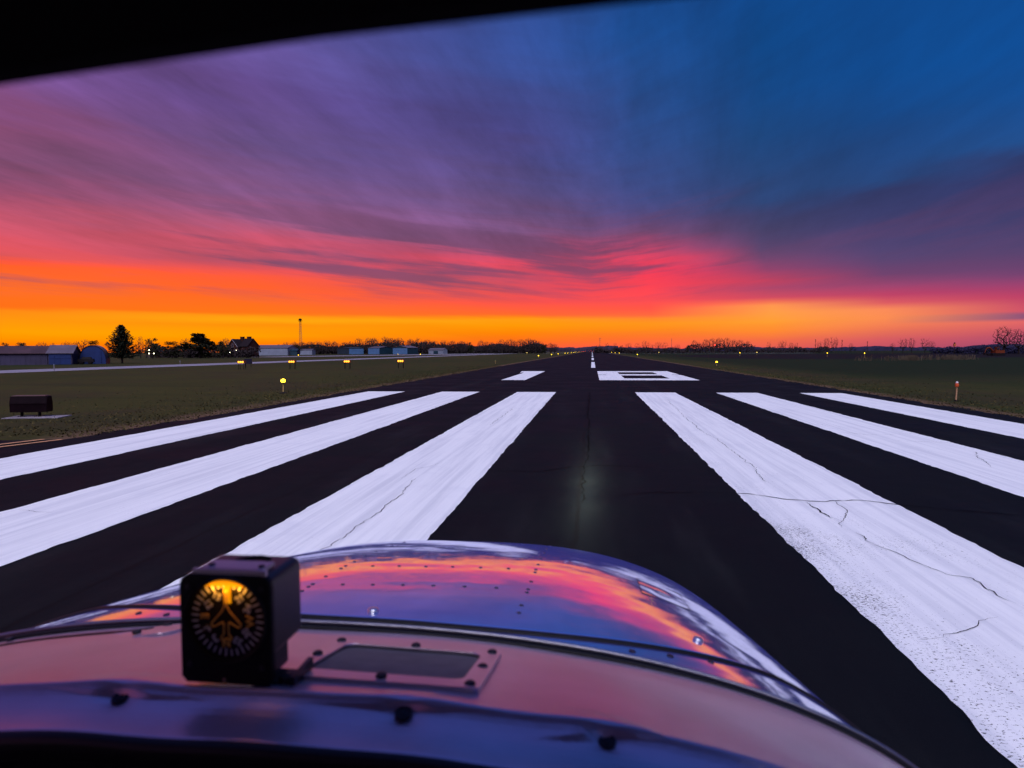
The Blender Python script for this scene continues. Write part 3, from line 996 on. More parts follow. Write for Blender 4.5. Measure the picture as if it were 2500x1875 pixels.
def far_ridge(name, label, x0, x1, y, hf, m):
    mb = MB()
    n = 260
    hs = []
    a = 0
    for i in range(n):
        a = a * 0.75 + random.gauss(0, 0.42)
        hs.append(a)
    for i in range(n):
        x = x0 + (x1 - x0) * i / (n - 1)
        h = max(0.6, hf(x) + hs[i])
        for yo, zz in ((0, 0), (2, h * 0.55), (6, h * 0.9), (14, h), (40, h * 0.9), (50, 0)):
            mb.v.append((x, y + yo + random.uniform(-1.5, 1.5), zz))
    for i in range(n - 1):
        for j in range(5):
            b = i * 6 + j
            mb.face((b, b + 6, b + 7, b + 1))
    tag(part(name, mb, m, None), label, 'woodland', kind='stuff')


far_ridge('distant_wood', 'far low belt of woodland closing the end of the runway', -760, 60, 1540, lambda x: 11.5 + 2 * math.sin(x * 0.02), M_FAR)
far_ridge('distant_wood', 'far bluish belt of woodland along the right horizon', 40, 1000, 1180, lambda x: 6.2 + 1.2 * math.sin(x * 0.03) + (2.2 if x > 640 else 0), M_FAR2)
thicket('hedgerow', 'bluish dark hedgerow behind the excavator and the two big trees', [(149, 306), (165, 292), (240, 300)], lambda x: 2.7 + 0.6 * math.sin(x * 0.35) + (0.5 if x > 153 else -0.6), 8, 5200, M_FAR2, 0.55)

# ------------------------------------------------------------------ buildings
M_TEAL = mat('teal_siding', (0.010, 0.034, 0.054), 0.6, var=0.12, vscale=0.6)
M_BLUE = mat('blue_door', (0.070, 0.150, 0.30), 0.55, var=0.10, vscale=0.5)
M_DBLUE = mat('deep_blue_steel', (0.012, 0.026, 0.11), 0.5, var=0.15, vscale=0.4)
M_GREY = mat('grey_steel', (0.042, 0.034, 0.072), 0.6, var=0.15, vscale=0.5)
M_ROOFG = mat('pale_steel_roof', (0.095, 0.075, 0.10), 0.6, var=0.15, vscale=0.5)
M_ROOFR = mat('rusty_roof', (0.050, 0.024, 0.030), 0.7, var=0.25, vscale=0.6)
M_WHITE = mat('white_siding', (0.19, 0.21, 0.28), 0.6, var=0.1, vscale=0.4)
M_BRICK = mat('dark_brick', (0.042, 0.016, 0.014), 0.9, spec=0.05, var=0.25, vscale=3)
M_DARK = mat('dark_metal', (0.010, 0.007, 0.009), 0.6, spec=0.1)
M_TRIM = mat('pale_trim', (0.22, 0.20, 0.24), 0.7)


def ribbed(mb, p, q, z0, z1, n, out, d=0.03):
    """vertical siding ribs between two ground points"""
    p, q = Vector((*p, 0)), Vector((*q, 0))
    dirv = (q - p).normalized()
    for i in range(n):
        c = p.lerp(q, (i + 0.5) / n) + Vector((*out, 0)) * d * 0.5
        mb.box((c.x, c.y, (z0 + z1) / 2), ((q - p).length / n * 0.3, d, z1 - z0), math.atan2(dirv.y, dirv.x))


def gable(name, label, loc, rz, w, d, hw, hr, m_wall, m_roof, m_door=None, ridge='x', door=None, cat='hangar', group=None, ribs=12):
    """front wall on y=0, x from 0 to w, depth d behind it"""
    t = thing(name, label, cat, loc, rz, group)
    wb = MB()
    if ridge == 'x':
        prof = [(0, 0), (d, 0), (d, hw), (d / 2, hr), (0, hw)]
        for x in (0, w):
            b = len(wb.v)
            for yy, zz in prof:
                wb.v.append((x, yy, zz))
            wb.face([b + i for i in (range(5) if x else range(4, -1, -1))])
        b = len(wb.v)
        wb.v += [(0, 0, 0), (w, 0, 0), (w, 0, hw), (0, 0, hw), (0, d, 0), (w, d, 0), (w, d, hw), (0, d, hw)]
        wb.face((b, b + 1, b + 2, b + 3))
        wb.face((b + 5, b + 4, b + 7, b + 6))
        rb = MB()
        o = 0.25
        s = (hr - hw) / (d / 2)
        for y0, y1, z0, z1 in ((-o, d / 2, hw - o * s, hr), (d + o, d / 2, hw - o * s, hr)):
            b = len(rb.v)
            rb.v += [(-o, y0, z0 + 0.03), (w + o, y0, z0 + 0.03), (w + o, y1, z1 + 0.03), (-o, y1, z1 + 0.03), (-o, y0, z0 + 0.13), (w + o, y0, z0 + 0.13), (w + o, y1, z1 + 0.13), (-o, y1, z1 + 0.13)]
            for q in ((0, 3, 2, 1), (4, 5, 6, 7), (0, 1, 5, 4), (1, 2, 6, 5), (3, 0, 4, 7)):
                rb.face([b + i for i in q])
    else:
        prof = [(0, 0), (w, 0), (w, hw), (w / 2, hr), (0, hw)]
        for yy in (0, d):
            b = len(wb.v)
            for x, zz in prof:
                wb.v.append((x, yy, zz))
            wb.face([b + i for i in (range(5) if not yy else range(4, -1, -1))])
        for x in (0, w):
            b = len(wb.v)
            wb.v += [(x, 0, 0), (x, d, 0), (x, d, hw), (x, 0, hw)]
            wb.face((b, b + 1, b + 2, b + 3))
        rb = MB()
        o = 0.25
        s = (hr - hw) / (w / 2)
        for x0, x1 in ((-o, w / 2), (w + o, w / 2)):
            b = len(rb.v)
            z0 = hw - o * s
            rb.v += [(x0, -o, z0 + 0.03), (x0, d + o, z0 + 0.03), (x1, d + o, hr + 0.03), (x1, -o, hr + 0.03), (x0, -o, z0 + 0.13), (x0, d + o, z0 + 0.13), (x1, d + o, hr + 0.13), (x1, -o, hr + 0.13)]
            for q in ((0, 1, 2, 3), (4, 7, 6, 5), (0, 4, 5, 1), (0, 3, 7, 4), (1, 5, 6, 2)):
                rb.face([b + i for i in q])
    if ribs:
        ribbed(wb, (0, 0), (w, 0), 0, hw - 0.15, ribs, (0, -1))
        ribbed(wb, (w, 0), (w, d), 0, hw - 0.15, max(3, int(ribs * d / w)), (1, 0))
        ribbed(wb, (0, 0), (0, d), 0, hw - 0.15, max(3, int(ribs * d / w)), (-1, 0))
    part('wall', wb, m_wall, t)
    part('roof', rb, m_roof, t)
    if door:
        x0, x1, hd = door
        db = MB().box(((x0 + x1) / 2, -0.07, hd / 2 + 0.02), (x1 - x0, 0.08, hd))
        dob = part('hangar_door', db, m_door, t)
        fr = MB()
        for k in range(1, 4):
            fr.box((x0 + (x1 - x0) * k / 4, -0.125, hd / 2 + 0.02), (0.07, 0.03, hd - 0.1))
        fr.box(((x0 + x1) / 2, -0.13, hd * 0.62), (x1 - x0 - 0.1, 0.025, 0.08))
        part('door_rail', fr, m_door, dob)
    return t


gable('long_shed', 'long low grey shed with rusty maroon roof at the left picture edge', (-103.45, 82.0, 0), R(30), 21.95, 5.8, 1.78, 2.85, M_GREY, M_ROOFR, cat='shed', ribs=34)
gable('small_shed', 'small shed with blue doors joined to the end of the long shed', (-84.36, 93.02, 0), R(30), 3.16, 5.8, 1.80, 2.97, M_GREY, M_ROOFG, M_DBLUE, door=(0.12, 3.04, 1.62), cat='shed', ribs=8)


def quonset():
    t = thing('round_hut', 'blue steel hut with arched round roof beside the small shed', 'hut', (-81.6, 98.9, 0), R(30))
    wdt, hh, dd = 1.86, 3.0, 4.0
    pr = [(wdt * math.cos(math.pi * i / 20) * (1.0), hh * math.sin(math.pi * i / 20) ** 0.72) for i in range(21)]
    sh = MB()
    for i in range(20):
        for yy in (0, dd):
            pass
    b = len(sh.v)
    for yy in (0.0, dd):
        for p in pr:
            sh.v.append((p[0] * 1.03, yy - 0.12, p[1] * 1.03))
    for i in range(20):
        sh.face((b + i, b + i + 1, b + 21 + i + 1, b + 21 + i))
    part('roof', sh, M_ROOFG, t)
    fc = MB()
    rc = MB()
    for mb_, yy in ((fc, 0.0), (rc, dd - 0.3)):
        for p in pr:
            mb_.v.append((p[0], yy, p[1]))
        mb_.face(range(21))
    part('wall', fc, M_DBLUE, t)
    part('rear_wall', rc, M_DBLUE, t)
    d = MB().box((0.2, -0.06, 1.05), (2.0, 0.07, 2.1))
    for k in (-0.5, 0.2, 0.9):
        d.box((k, -0.11, 1.05), (0.06, 0.03, 2.0))
    part('hangar_door', d, M_DBLUE, t)


quonset()


def parked_wagon(loc, rz, label):
    t = thing('parked_trailer', label, 'trailer', loc, rz)
    b = MB().box((0, 0, 0.62), (2.3, 1.2, 0.5), taper=(0.92, 0.9)).box((0.1, 0, 0.98), (1.5, 1.05, 0.36), taper=(0.7, 0.8))
    part('body', b, M_DARK, t)
    for x in (-0.6, 0.6):
        for yy in (-0.58, 0.58):
            part('wheel', MB().lathe([(0.12, -0.08), (0.27, -0.07), (0.3, 0), (0.27, 0.07), (0.12, 0.08)], 12, (x, yy, 0.3), (0, 1, 0)), M_DARK, t)


parked_wagon((-81.2, 97.0, 0), R(30), 'dark covered trailer parked before the arched blue hut')

# hangars beyond the taxiway
gable('blue_hangar', 'leftmost blue hangar with dark teal side and pale blue door', (-164.2, 430, 0), R(45), 11.1, 19, 4.2, 4.7, M_TEAL, M_TEAL, M_BLUE, door=(0.3, 10.8, 3.8))
gable('blue_hangar', 'middle blue hangar with pale door left and teal gable right', (-152.28, 434.6, 0), R(-25), 10.9, 13, 4.3, 5.2, M_TEAL, M_ROOFG, M_BLUE, door=(0.3, 10.6, 3.9))
gable('blue_hangar', 'rightmost blue hangar with pale peaked front and low teal annexe', (-135.24, 435.7, 0), R(-25), 13.4, 10.7, 4.3, 5.7, M_TEAL, M_ROOFG, M_BLUE, ridge='y', door=(0.3, 13.1, 4.0))
gable('white_barn', 'small white barn with pale roof standing alone before the wood', (-115.2, 455.6, 0), R(-25), 13.2, 4.6, 2.9, 4.0, M_WHITE, M_ROOFG, M_TEAL, door=(4.5, 8.5, 2.1), cat='barn')
gable('pale_hangar', 'long pale blue hangar with low arched roof right of the house', (-180.0, 330, 0), R(6), 19.6, 16, 3.9, 5.5, M_WHITE, M_ROOFG, M_WHITE, door=(2.5, 15.5, 3.3))
gable('teal_shed', 'tiny dark teal shed at the right end of the long pale hangar', (-160.0, 334, 0), R(6), 3.6, 5, 2.5, 3.1, M_TEAL, M_TEAL, cat='shed', ribs=5)
gable('white_shed', 'small pale shed alone between the pale hangar and the blue hangars', (-178.9, 380, 0), R(4), 10.4, 6, 3.0, 3.5, M_WHITE, M_ROOFG, M_WHITE, door=(1, 9, 2.5), cat='shed')


def house():
    t = thing('brick_house', 'dark brick house with steep gable and two chimneys left of the pale hangar', 'house', (-133.4, 228, 0), R(-14))
    w = MB()
    # gabled front wing and cross wing
    for x0, x1, y0, y1, hw, hr, ax in ((0, 4.6, 0, 8, 3.9, 6.5, 'y'), (4.6, 8.0, 1.2, 7, 4.1, 6.7, 'x')):
        b = len(w.v)
        if ax == 'y':
            pr = [(x0, 0), (x1, 0), (x1, hw), ((x0 + x1) / 2, hr), (x0, hw)]
            for yy in (y0, y1):
                for p in pr:
                    w.v.append((p[0], yy, p[1]))
        else:
            pr = [(y0, 0), (y1, 0), (y1, hw), ((y0 + y1) / 2, hr), (y0, hw)]
            for xx in (x0, x1):
                for p in pr:
                    w.v.append((xx, p[0], p[1]))
        w.face([b + i for i in range(5)])
        w.face([b + 5 + i for i in range(4, -1, -1)])
        for i in range(5):
            j = (i + 1) % 5
            w.face((b + i, b + j, b + 5 + j, b + 5 + i))
    part('wall', w, M_BRICK, t)
    r = MB()
    for (ax, x0, x1, y0, y1, hw, hr) in (('y', 0, 4.6, -0.3, 8, 3.9, 6.5), ('x', 4.3, 8.3, 1.2, 7, 4.1, 6.7)):
        for s in (0, 1):
            b = len(r.v)
            if ax == 'y':
                e, m_ = (x0 - 0.35 if s == 0 else x1 + 0.35), (x0 + x1) / 2
                zz = hw - 0.35 * (hr - hw) / ((x1 - x0) / 2)
                base = [(e, y0, zz), (e, y1, zz), (m_, y1, hr), (m_, y0, hr)]
            else:
                e, m_ = (y0 - 0.35 if s == 0 else y1 + 0.35), (y0 + y1) / 2
                zz = hw - 0.35 * (hr - hw) / ((y1 - y0) / 2)
                base = [(x0, e, zz), (x1, e, zz), (x1, m_, hr), (x0, m_, hr)]
            r.v += [(p[0], p[1], p[2] + 0.04) for p in base] + [(p[0], p[1], p[2] + 0.2) for p in base]
            for q in ((0, 1, 2, 3), (7, 6, 5, 4), (0, 4, 5, 1), (1, 5, 6, 2), (3, 2, 6, 7), (0, 3, 7, 4)):
                r.face([b + i for i in q])
    rf = part('roof', r, mat('slate_roof', (0.016, 0.011, 0.014), 0.9, spec=0.05), t)
    for x in (3.0, 6.2):
        part('chimney', MB().box((x, 4.2, 6.6), (1.3, 0.9, 1.7)).box((x, 4.2, 7.5), (1.5, 1.1, 0.14)), M_BRICK, rf)
    for s in (-1, 1):
        part('gable_trim', MB().tube([(2.3, -0.33, 6.6), (2.3 + s * 2.6, -0.33, 3.65)], 0.09, 4), M_TRIM, t)
    wn = mat('house_pane', (0.02, 0.02, 0.03), 0.15)
    for x, z in ((1.3, 2.0), (3.2, 2.0), (2.3, 4.3)):
        f = part('window', MB().box((x, -0.05, z), (0.9, 0.06, 1.2)), M_TRIM, t)
        part('pane', MB().box((x, -0.095, z), (0.74, 0.03, 1.04)), wn, f)
    part('door', MB().box((6.4, 1.15, 1.1), (1.0, 0.08, 2.2)), M_DARK, t)
    part('porch_lamp', MB().lathe([(0.05, -0.18), (0.2, -0.1), (0.24, 0.03), (0.14, 0.18), (0.04, 0.22)], 10, (4.3, -0.25, 2.68)), mat('warm_bulb', (1, 0.9, 0.7), 0.5, emit=(1.0, 0.86, 0.55), estr=9), t)


house()

# ------------------------------------------------------------------ masts and poles
M_STEEL = mat('weathered_steel', (0.10, 0.075, 0.07), 0.6, metal=0.0)


def lattice_tower():
    t = thing('lattice_tower', 'tall pale lattice tower with a round head above the wood', 'tower', (-239.8, 520, 0))
    H = 27.2
    leg = MB()
    for i in range(4):
        a = math.pi / 4 + i * math.pi / 2
        leg = MB().tube([(1.5 * math.cos(a), 1.5 * math.sin(a), 0), (0.7 * math.cos(a), 0.7 * math.sin(a), H)], 0.10, 5)
        part('leg', leg, M_STEEL, t)
    br = MB()
    for k in range(14):
        z0, z1 = H * k / 14, H * (k + 1) / 14
        r0, r1 = 1.5 - 0.8 * k / 14, 1.5 - 0.8 * (k + 1) / 14
        for i in range(4):
            a, b = math.pi / 4 + i * math.pi / 2, math.pi / 4 + (i + 1) * math.pi / 2
            br.tube([(r0 * math.cos(a), r0 * math.sin(a), z0), (r1 * math.cos(b), r1 * math.sin(b), z1)], 0.05, 3, cap=False)
    part('bracing', br, M_STEEL, t)
    part('platform', MB().lathe([(0.4, H - 0.2), (1.9, H), (1.9, H + 0.2), (0.4, H + 0.3)], 12), M_DARK, t)
    part('beacon', MB().lathe([(0.3, H + 0.3), (1.3, H + 0.6), (1.3, H + 1.7), (0.4, H + 2.2)], 12), M_DARK, t)


lattice_tower()


def pole(loc, h, label, name='utility_pole', arms=True):
    t = thing(name, label, 'pole', loc)
    part('shaft', MB().tube([(0, 0, 0), (0, 0, h)], [0.22, 0.14], 7), M_STEEL, t)
    if arms:
        part('crossarm', MB().box((0, 0, h - 0.9), (2.4, 0.16, 0.18)).box((0, 0, h - 2.2), (1.8, 0.16, 0.18)), M_STEEL, t)


pole((6.8, 600, 0), 13.6, 'thin pole with crossarms standing over the trees at the runway end')
pole((70.2, 600, 0), 12.6, 'thin mast standing alone between two bare tree groups', 'antenna_mast', False)


def red_mast():
    t = thing('obstruction_light', 'red warning lamp on a post before the dark tree clump', 'lamp', (75.2, 420, 0))
    part('post', MB().tube([(0, 0, 0), (0, 0, 4.7)], 0.07, 6), M_STEEL, t)
    part('lens', MB().lathe([(0.1, 4.7), (0.3, 4.8), (0.34, 5.1), (0.22, 5.4), (0.06, 5.5)], 10), mat('red_lens', (0.4, 0.01, 0.01), 0.3, emit=(1.0, 0.03, 0.015), estr=3.2), t)


red_mast()


def marker_pole():
    t = thing('marker_pole', 'dark pole with an orange block on top beyond the field', 'pole', (91.5, 180, 0))
    part('shaft', MB().tube([(0, 0, 0), (0, 0, 2.9)], 0.07, 8), M_DARK, t)
    part('marker_block', MB().box((0, 0, 3.0), (0.42, 0.42, 0.62)), mat('orange_block', (0.50, 0.12, 0.03), 0.6), t)
    part('cap', MB().box((0, 0, 3.48), (0.34, 0.34, 0.3), taper=(0.6, 0.6)), M_DARK, t)


marker_pole()


def yard_lamp(loc, h, label, es, heads=1):
    t = thing('yard_lamp', label, 'lamp', loc)
    part('post', MB().tube([(0, 0, 0), (0, 0, h)], 0.06, 6), M_STEEL, t)
    m = mat('white_lamp_glow', (1, 1, 0.85), 0.5, emit=(1.0, 0.93, 0.55), estr=5)
    for k in range(heads):
        part('lamp_head', MB().lathe([(0.05, h - 0.1), (es, h), (es, h + es), (0.05, h + es * 1.5)], 8, (k * 1.6, 0, 0)), m, t)
    if heads > 1:
        part('arm', MB().box((0.8, 0.1, h), (1.7, 0.08, 0.08)), M_STEEL, t)


yard_lamp((-130.2, 180, 0), 1.5, 'pair of bright white yard lamps under the rounded dark tree', 0.12, 2)
yard_lamp((-130.8, 181, 0), 2.5, 'small dim white lamp just above the bright pair of yard lamps', 0.11)
yard_lamp((-131.6, 226, 0), 1.55, 'small white lamp on a post before the brick house', 0.2)
M_REDL = mat('red_lamp', (0.3, 0.01, 0.01), 0.4, emit=(1.0, 0.02, 0.03), estr=3.0)


def red_pair(loc, xs, label):
    t = thing('parked_car', label, 'car', loc)
    part('body', MB().box((0, 0, 0.62), (3.9 if len(xs) > 2 else 3.0, 1.7, 0.55), taper=(0.96, 0.9)).box((0.1, 0.1, 1.1), (2.2, 1.5, 0.5), taper=(0.75, 0.85)), M_DARK, t)
    for x in (-1.1, 1.1):
        part('wheel', MB().lathe([(0.1, -0.1), (0.31, -0.09), (0.33, 0), (0.31, 0.09), (0.1, 0.1)], 12, (x, -0.75, 0.33), (0, 1, 0)), M_DARK, t)
    for x in xs:
        part('tail_light', MB().box((x, -0.9, 0.62), (0.30, 0.06, 0.24)), M_REDL, t)


red_pair((-125.6, 215, 0), (-0.55, 0.6), 'dark car with two red tail lights left of the house')
red_pair((-121.6, 215, 0), (-0.8, 0.1, 0.85), 'dark car showing three red lights in front of the house')


def excavator():
    t = thing('excavator', 'orange tracked excavator with raised boom before the two big trees', 'excavator', (112.6, 200, 0), R(8))
    mo = mat('orange_paint', (0.13, 0.026, 0.010), 0.7, spec=0.1, var=0.2)
    for yy in (-0.9, 0.9):
        tk = MB()
        pr = [(1.5 + 0.35 * math.cos(a), 0.38 + 0.35 * math.sin(a)) for a in np.linspace(-math.pi / 2, math.pi / 2, 7)] + [(-1.5 + 0.35 * math.cos(a), 0.38 + 0.35 * math.sin(a)) for a in np.linspace(math.pi / 2, 3 * math.pi / 2, 7)]
        b = len(tk.v)
        for s in (-0.25, 0.25):
            for p in pr:
                tk.v.append((p[0], yy + s, p[1]))
        n = len(pr)
        tk.face([b + i for i in range(n)])
        tk.face([b + n + i for i in range(n)][::-1])
        for i in range(n):
            j = (i + 1) % n
            tk.face((b + i, b + j, b + n + j, b + n + i))
        part('track', tk, M_DARK, t)
    part('body', MB().box((0.4, 0, 1.15), (2.5, 1.9, 0.7), taper=(0.95, 0.95)).box((1.4, 0, 1.2), (0.9, 1.9, 0.75), taper=(0.8, 0.9)), mo, t)
    cab = part('cab', MB().box((-0.1, -0.5, 1.95), (1.0, 0.9, 1.1), taper=(0.8, 0.9)), mo, t)
    part('window', MB().box((-0.12, -0.97, 2.05), (0.66, 0.04, 0.6)), mat('cab_pane', (0.02, 0.02, 0.03), 0.1), cab)
    part('boom', MB().tube([(-0.6, 0.3, 1.3), (-1.7, 0.3, 2.35), (-2.6, 0.3, 2.1)], [0.2, 0.24, 0.16], 6), mo, t)
    part('arm', MB().tube([(-2.5, 0.3, 2.2), (-3.0, 0.3, 0.9)], [0.16, 0.11], 6), mo, t)
    part('bucket', MB().prism([(-3.3, 0), (-2.7, 0), (-2.8, 0.6), (-3.2, 0.6)], 0.25, 0.85), M_DARK, t)


excavator()

# ------------------------------------------------------------------ airfield lights and signs
M_STEM = mat('stem_paint', (0.42, 0.28, 0.10), 0.6)
M_LAMPY = mat('yellow_lens', (0.9, 0.7, 0.1), 0.3, emit=(1.0, 0.60, 0.012), estr=3.2)
M_LAMPA = mat('amber_lens', (0.9, 0.5, 0.1), 0.3, emit=(1.0, 0.33, 0.006), estr=1.3)
M_LAMPR = mat('red_edge_lens', (0.8, 0.05, 0.03), 0.3, emit=(1.0, 0.05, 0.01), estr=3.2)
M_LAMPW = mat('dim_lens', (0.9, 0.75, 0.4), 0.3, emit=(1.0, 0.66, 0.12), estr=1.8)


def edge_light(loc, label, lens, group=None, h=0.42, k=1.0):
    t = thing('runway_light', label, 'runway light', loc, 0, group)
    t.scale = (k, k, 1)
    part('base', MB().lathe([(0.15, 0), (0.15, 0.025), (0.05, 0.05), (0.04, 0.07)], 12), M_DARK, t)
    part('stem', MB().tube([(0, 0, 0.05), (0, 0, h)], 0.022, 8), M_STEM, t)
    part('housing', MB().lathe([(0.03, h - 0.02), (0.07, h), (0.085, h + 0.03), (0.07, h + 0.05)], 12), M_STEM, t)
    part('lens', MB().lathe([(0.055, h + 0.05), (0.085, h + 0.09), (0.08, h + 0.15), (0.04, h + 0.19), (0.01, h + 0.2)], 12), lens, t)
    return t


edge_light((-14.0, 28.2, 0), 'lit yellow runway light on a thin post left of the stripes', M_LAMPY, h=0.46, k=1.25)
edge_light((14.0, 77.4, 0), 'lit yellow runway light right of the painted number eight', M_LAMPY, h=0.42, k=1.25)
edge_light((-13.7, 92, 0), 'unlit greenish light post in the grass left of the number one', mat('unlit_lens', (0.12, 0.14, 0.05), 0.3), h=0.42)
first = {}
for sx in (-1, 1):
    side = 'left' if sx < 0 else 'right'
    for i, yv in enumerate([166, 220, 263, 330, 366, 430, 480, 527, 590, 650, 720, 790, 860, 930, 1010, 1100, 1200, 1320, 1440] if sx < 0 else [204, 339, 400, 470, 540, 610, 680, 750, 830, 920, 1010, 1110, 1210, 1330, 1450]):
        L = M_LAMPY if yv < 600 else (M_LAMPA if yv < 820 else M_LAMPR)
        nm = 'yellow' if yv < 600 else ('amber' if yv < 820 else 'red')
        lab = f'{nm} light in the far row along the {side} runway edge'
        if sx < 0 and yv == 166:
            lab = 'first yellow light of the far row left of the runway'
        if sx > 0 and yv == 204:
            lab = 'first yellow light of the far row right of the runway'
        gp = None if lab.startswith('first') else f'{nm} {side} edge lights'
        key = nm
        k = 1.6 if yv < 300 else 2.2
        if key in first:
            t = copy_tree(first[key])
            t.location = (sx * 13.6, yv, 0)
            t.scale = (k, k, 1)
            if 'group' in t:
                del t['group']
            tag(t, lab, 'runway light', gp)
        else:
            t = edge_light((sx * 13.6, yv, 0), lab, L, gp, h=0.55, k=k)
            first[key] = t
for i, (x, yv, z) in enumerate([(-7, 1490, .5), (-3.5, 1490, .5), (3.5, 1490, .5), (7, 1490, .5)]):
    t = copy_tree(first['red'])
    t.location = (x, yv, 0)
    t.scale = (3.2, 3.2, 1.6)
    tag(t, 'red light in the short row closing the runway end', 'runway light', 'red lights across the runway end')


def side_light(loc, h, label, lens, k=1.6):
    t = edge_light(loc, label, lens, h=h, k=k)
    return t


side_light((-111.7, 240, 0), 0.5, 'yellow taxiway light in front of the small pale shed', M_LAMPY, 2.0)
side_light((-90.6, 300, 0), 0.45, 'yellow taxiway light in front of the rightmost blue hangar', M_LAMPW, 2.0)
side_light((-79.8, 300, 0), 0.45, 'yellow taxiway light in front of the lone white barn', M_LAMPY, 2.0)
side_light((-29.8, 300, 0), 0.95, 'pale yellow taxiway light between the wood and the runway', M_LAMPW, 1.8)
side_light((43.0, 200, 0), 1.0, 'yellow light left of two under the dark tree clump', M_LAMPY, 1.3)
side_light((57.4, 240, 0), 0.95, 'dim yellow light right of two under the dark tree clump', M_LAMPW, 1.3)
side_light((57.3, 170, 0), 0.95, 'yellow light at the dark field below the thin upright trees', M_LAMPY, 1.1)
side_light((58.2, 150, 0), 1.0, 'yellow light at the left end of the tall dry grass', M_LAMPY, 1.0)
side_light((29.5, 300, 0), 0.9, 'tiny white light on the grass below the trees right of runway', M_LAMPW, 1.5)


def orange_marker():
    t = thing('edge_marker', 'unlit tan post with orange sleeve and white top in the right grass', 'marker', (12.95, 25.5, 0), 0)
    part('base', MB().lathe([(0.06, 0), (0.06, 0.03), (0.025, 0.05)], 12), M_DARK, t)
    part('post', MB().tube([(0, 0, 0.04), (0.015, 0, 0.52)], 0.026, 10), mat('tan_paint', (0.42, 0.24, 0.13), 0.6), t)
    part('sleeve', MB().lathe([(0.03, 0.51), (0.058, 0.53), (0.062, 0.60), (0.058, 0.635), (0.03, 0.645)], 14, (0.015, 0, 0)), mat('orange_sleeve', (0.62, 0.10, 0.03), 0.45), t)
    part('cap', MB().lathe([(0.03, 0.645), (0.045, 0.66), (0.04, 0.70), (0.015, 0.715)], 14, (0.015, 0, 0)), mat('cap_white', (0.7, 0.66, 0.7), 0.4), t)


orange_marker()


def back_sign():
    yaw = R(14)
    t = thing('runway_sign', 'black box sign seen from behind on two short legs in left grass', 'sign', (-16.35, 17.25, 0), yaw)
    mk = mat('sign_black', (0.006, 0.002, 0.004), 0.6, spec=0.06, var=0.3, vscale=4)
    # cross-section of the housing: narrower at the top
    sec = [(-0.16, 0.16), (0.16, 0.16), (0.17, 0.42), (0.12, 0.62), (-0.12, 0.62), (-0.17, 0.42)]
    bb = MB()
    b = len(bb.v)
    n = len(sec)
    for x, s in ((-0.50, 0.93), (-0.475, 1.0), (0.475, 1.0), (0.50, 0.93)):
        for yy, zz in sec:
            bb.v.append((x, yy * s, 0.39 + (zz - 0.39) * s))
    for i in range(3):
        for j in range(n):
            j2 = (j + 1) % n
            bb.face((b + i * n + j, b + (i + 1) * n + j, b + (i + 1) * n + j2, b + i * n + j2))
    bb.face([b + j for j in range(n)])
    bb.face([b + 3 * n + j for j in range(n)][::-1])
    part('housing', bb, mk, t)
    part('top_cap', MB().box((0, 0, 0.632), (0.90, 0.26, 0.02)), mat('sign_trim', (0.10, 0.06, 0.06), 0.5), t)
    part('seam', MB().box((0, -0.172, 0.40), (0.94, 0.012, 0.02)), mk, t)
    for x in (-0.26, 0.22):
        part('leg', MB().tube([(x, 0, 0.02), (x, 0, 0.17)], 0.04, 8).box((x, 0, 0.025), (0.16, 0.16, 0.03)), M_DARK, t)
    p = MB().box((0.18, -0.05, 0.012), (1.5, 0.75, 0.024))
    o = part('sign_pad', p, mat('pad_concrete', (0.20, 0.175, 0.21), 0.9, var=0.3, vscale=3), None)
    o.location = (-16.35, 17.25, 0)
    o.rotation_euler = (0, 0, yaw)
    tag(o, 'pale concrete slab in the grass under the black box sign', 'slab')


back_sign()


def papi(loc, label):
    t = thing('approach_light_unit', label, 'approach light', loc, R(10))
    part('body', MB().box((0, 0.15, 0.82), (0.72, 0.7, 0.30), taper=(0.95, 0.9)), mat('unit_paint', (0.16, 0.05, 0.02), 0.5), t)
    for x in (-0.21, 0.0, 0.21):
        part('lens', MB().lathe([(0.10, 0), (0.105, 0.03), (0.07, 0.05)], 10, (x, -0.19, 0.80), (0, -1, 0)), M_LAMPA, t)
    for x in (-0.27, 0.27):
        for yy in (-0.1, 0.4):
            part('leg', MB().tube([(x, yy, 0), (x, yy, 0.68)], 0.025, 6), M_DARK, t)


papi((-37.5, 66.5, 0), 'leftmost amber lamp box of the row of four beyond the grass')
papi((-32.6, 68.2, 0), 'amber lamp box standing second from left in the row of four')
papi((-26.9, 69.6, 0), 'amber lamp box standing third from left in the row of four')
papi((-21.4, 71.5, 0), 'amber lamp box nearest the runway in the row of four')


def dark_sign():
    t = thing('taxiway_sign', 'small dark sign panel on two legs behind the amber lamp boxes', 'sign', (-41.6, 75.4, 0), R(25))
    part('panel', MB().box((0, 0, 0.75), (0.9, 0.2, 0.62), taper=(0.95, 0.8)), mat('sign_dark_blue', (0.010, 0.008, 0.022), 0.4), t)
    for x in (-0.3, 0.3):
        part('leg', MB().tube([(x, 0, 0), (x, 0, 0.46)], 0.03, 6), M_DARK, t)


dark_sign()


def white_post(loc, h, label):
    t = thing('marker_post', label, 'post', loc)
    part('shaft', MB().tube([(0, 0, 0), (0, 0, h)], 0.035, 8), M_TRIM, t)
    part('cap', MB().lathe([(0.05, h - 0.02), (0.055, h + 0.04), (0.02, h + 0.08)], 8), M_WHITE, t)


white_post((-54.1, 60.3, 0), 0.62, 'small white post at the near edge of the taxiway by the small shed')
white_post((-63.6, 95, 0), 0.5, 'small white post on the far taxiway edge right of the pine')

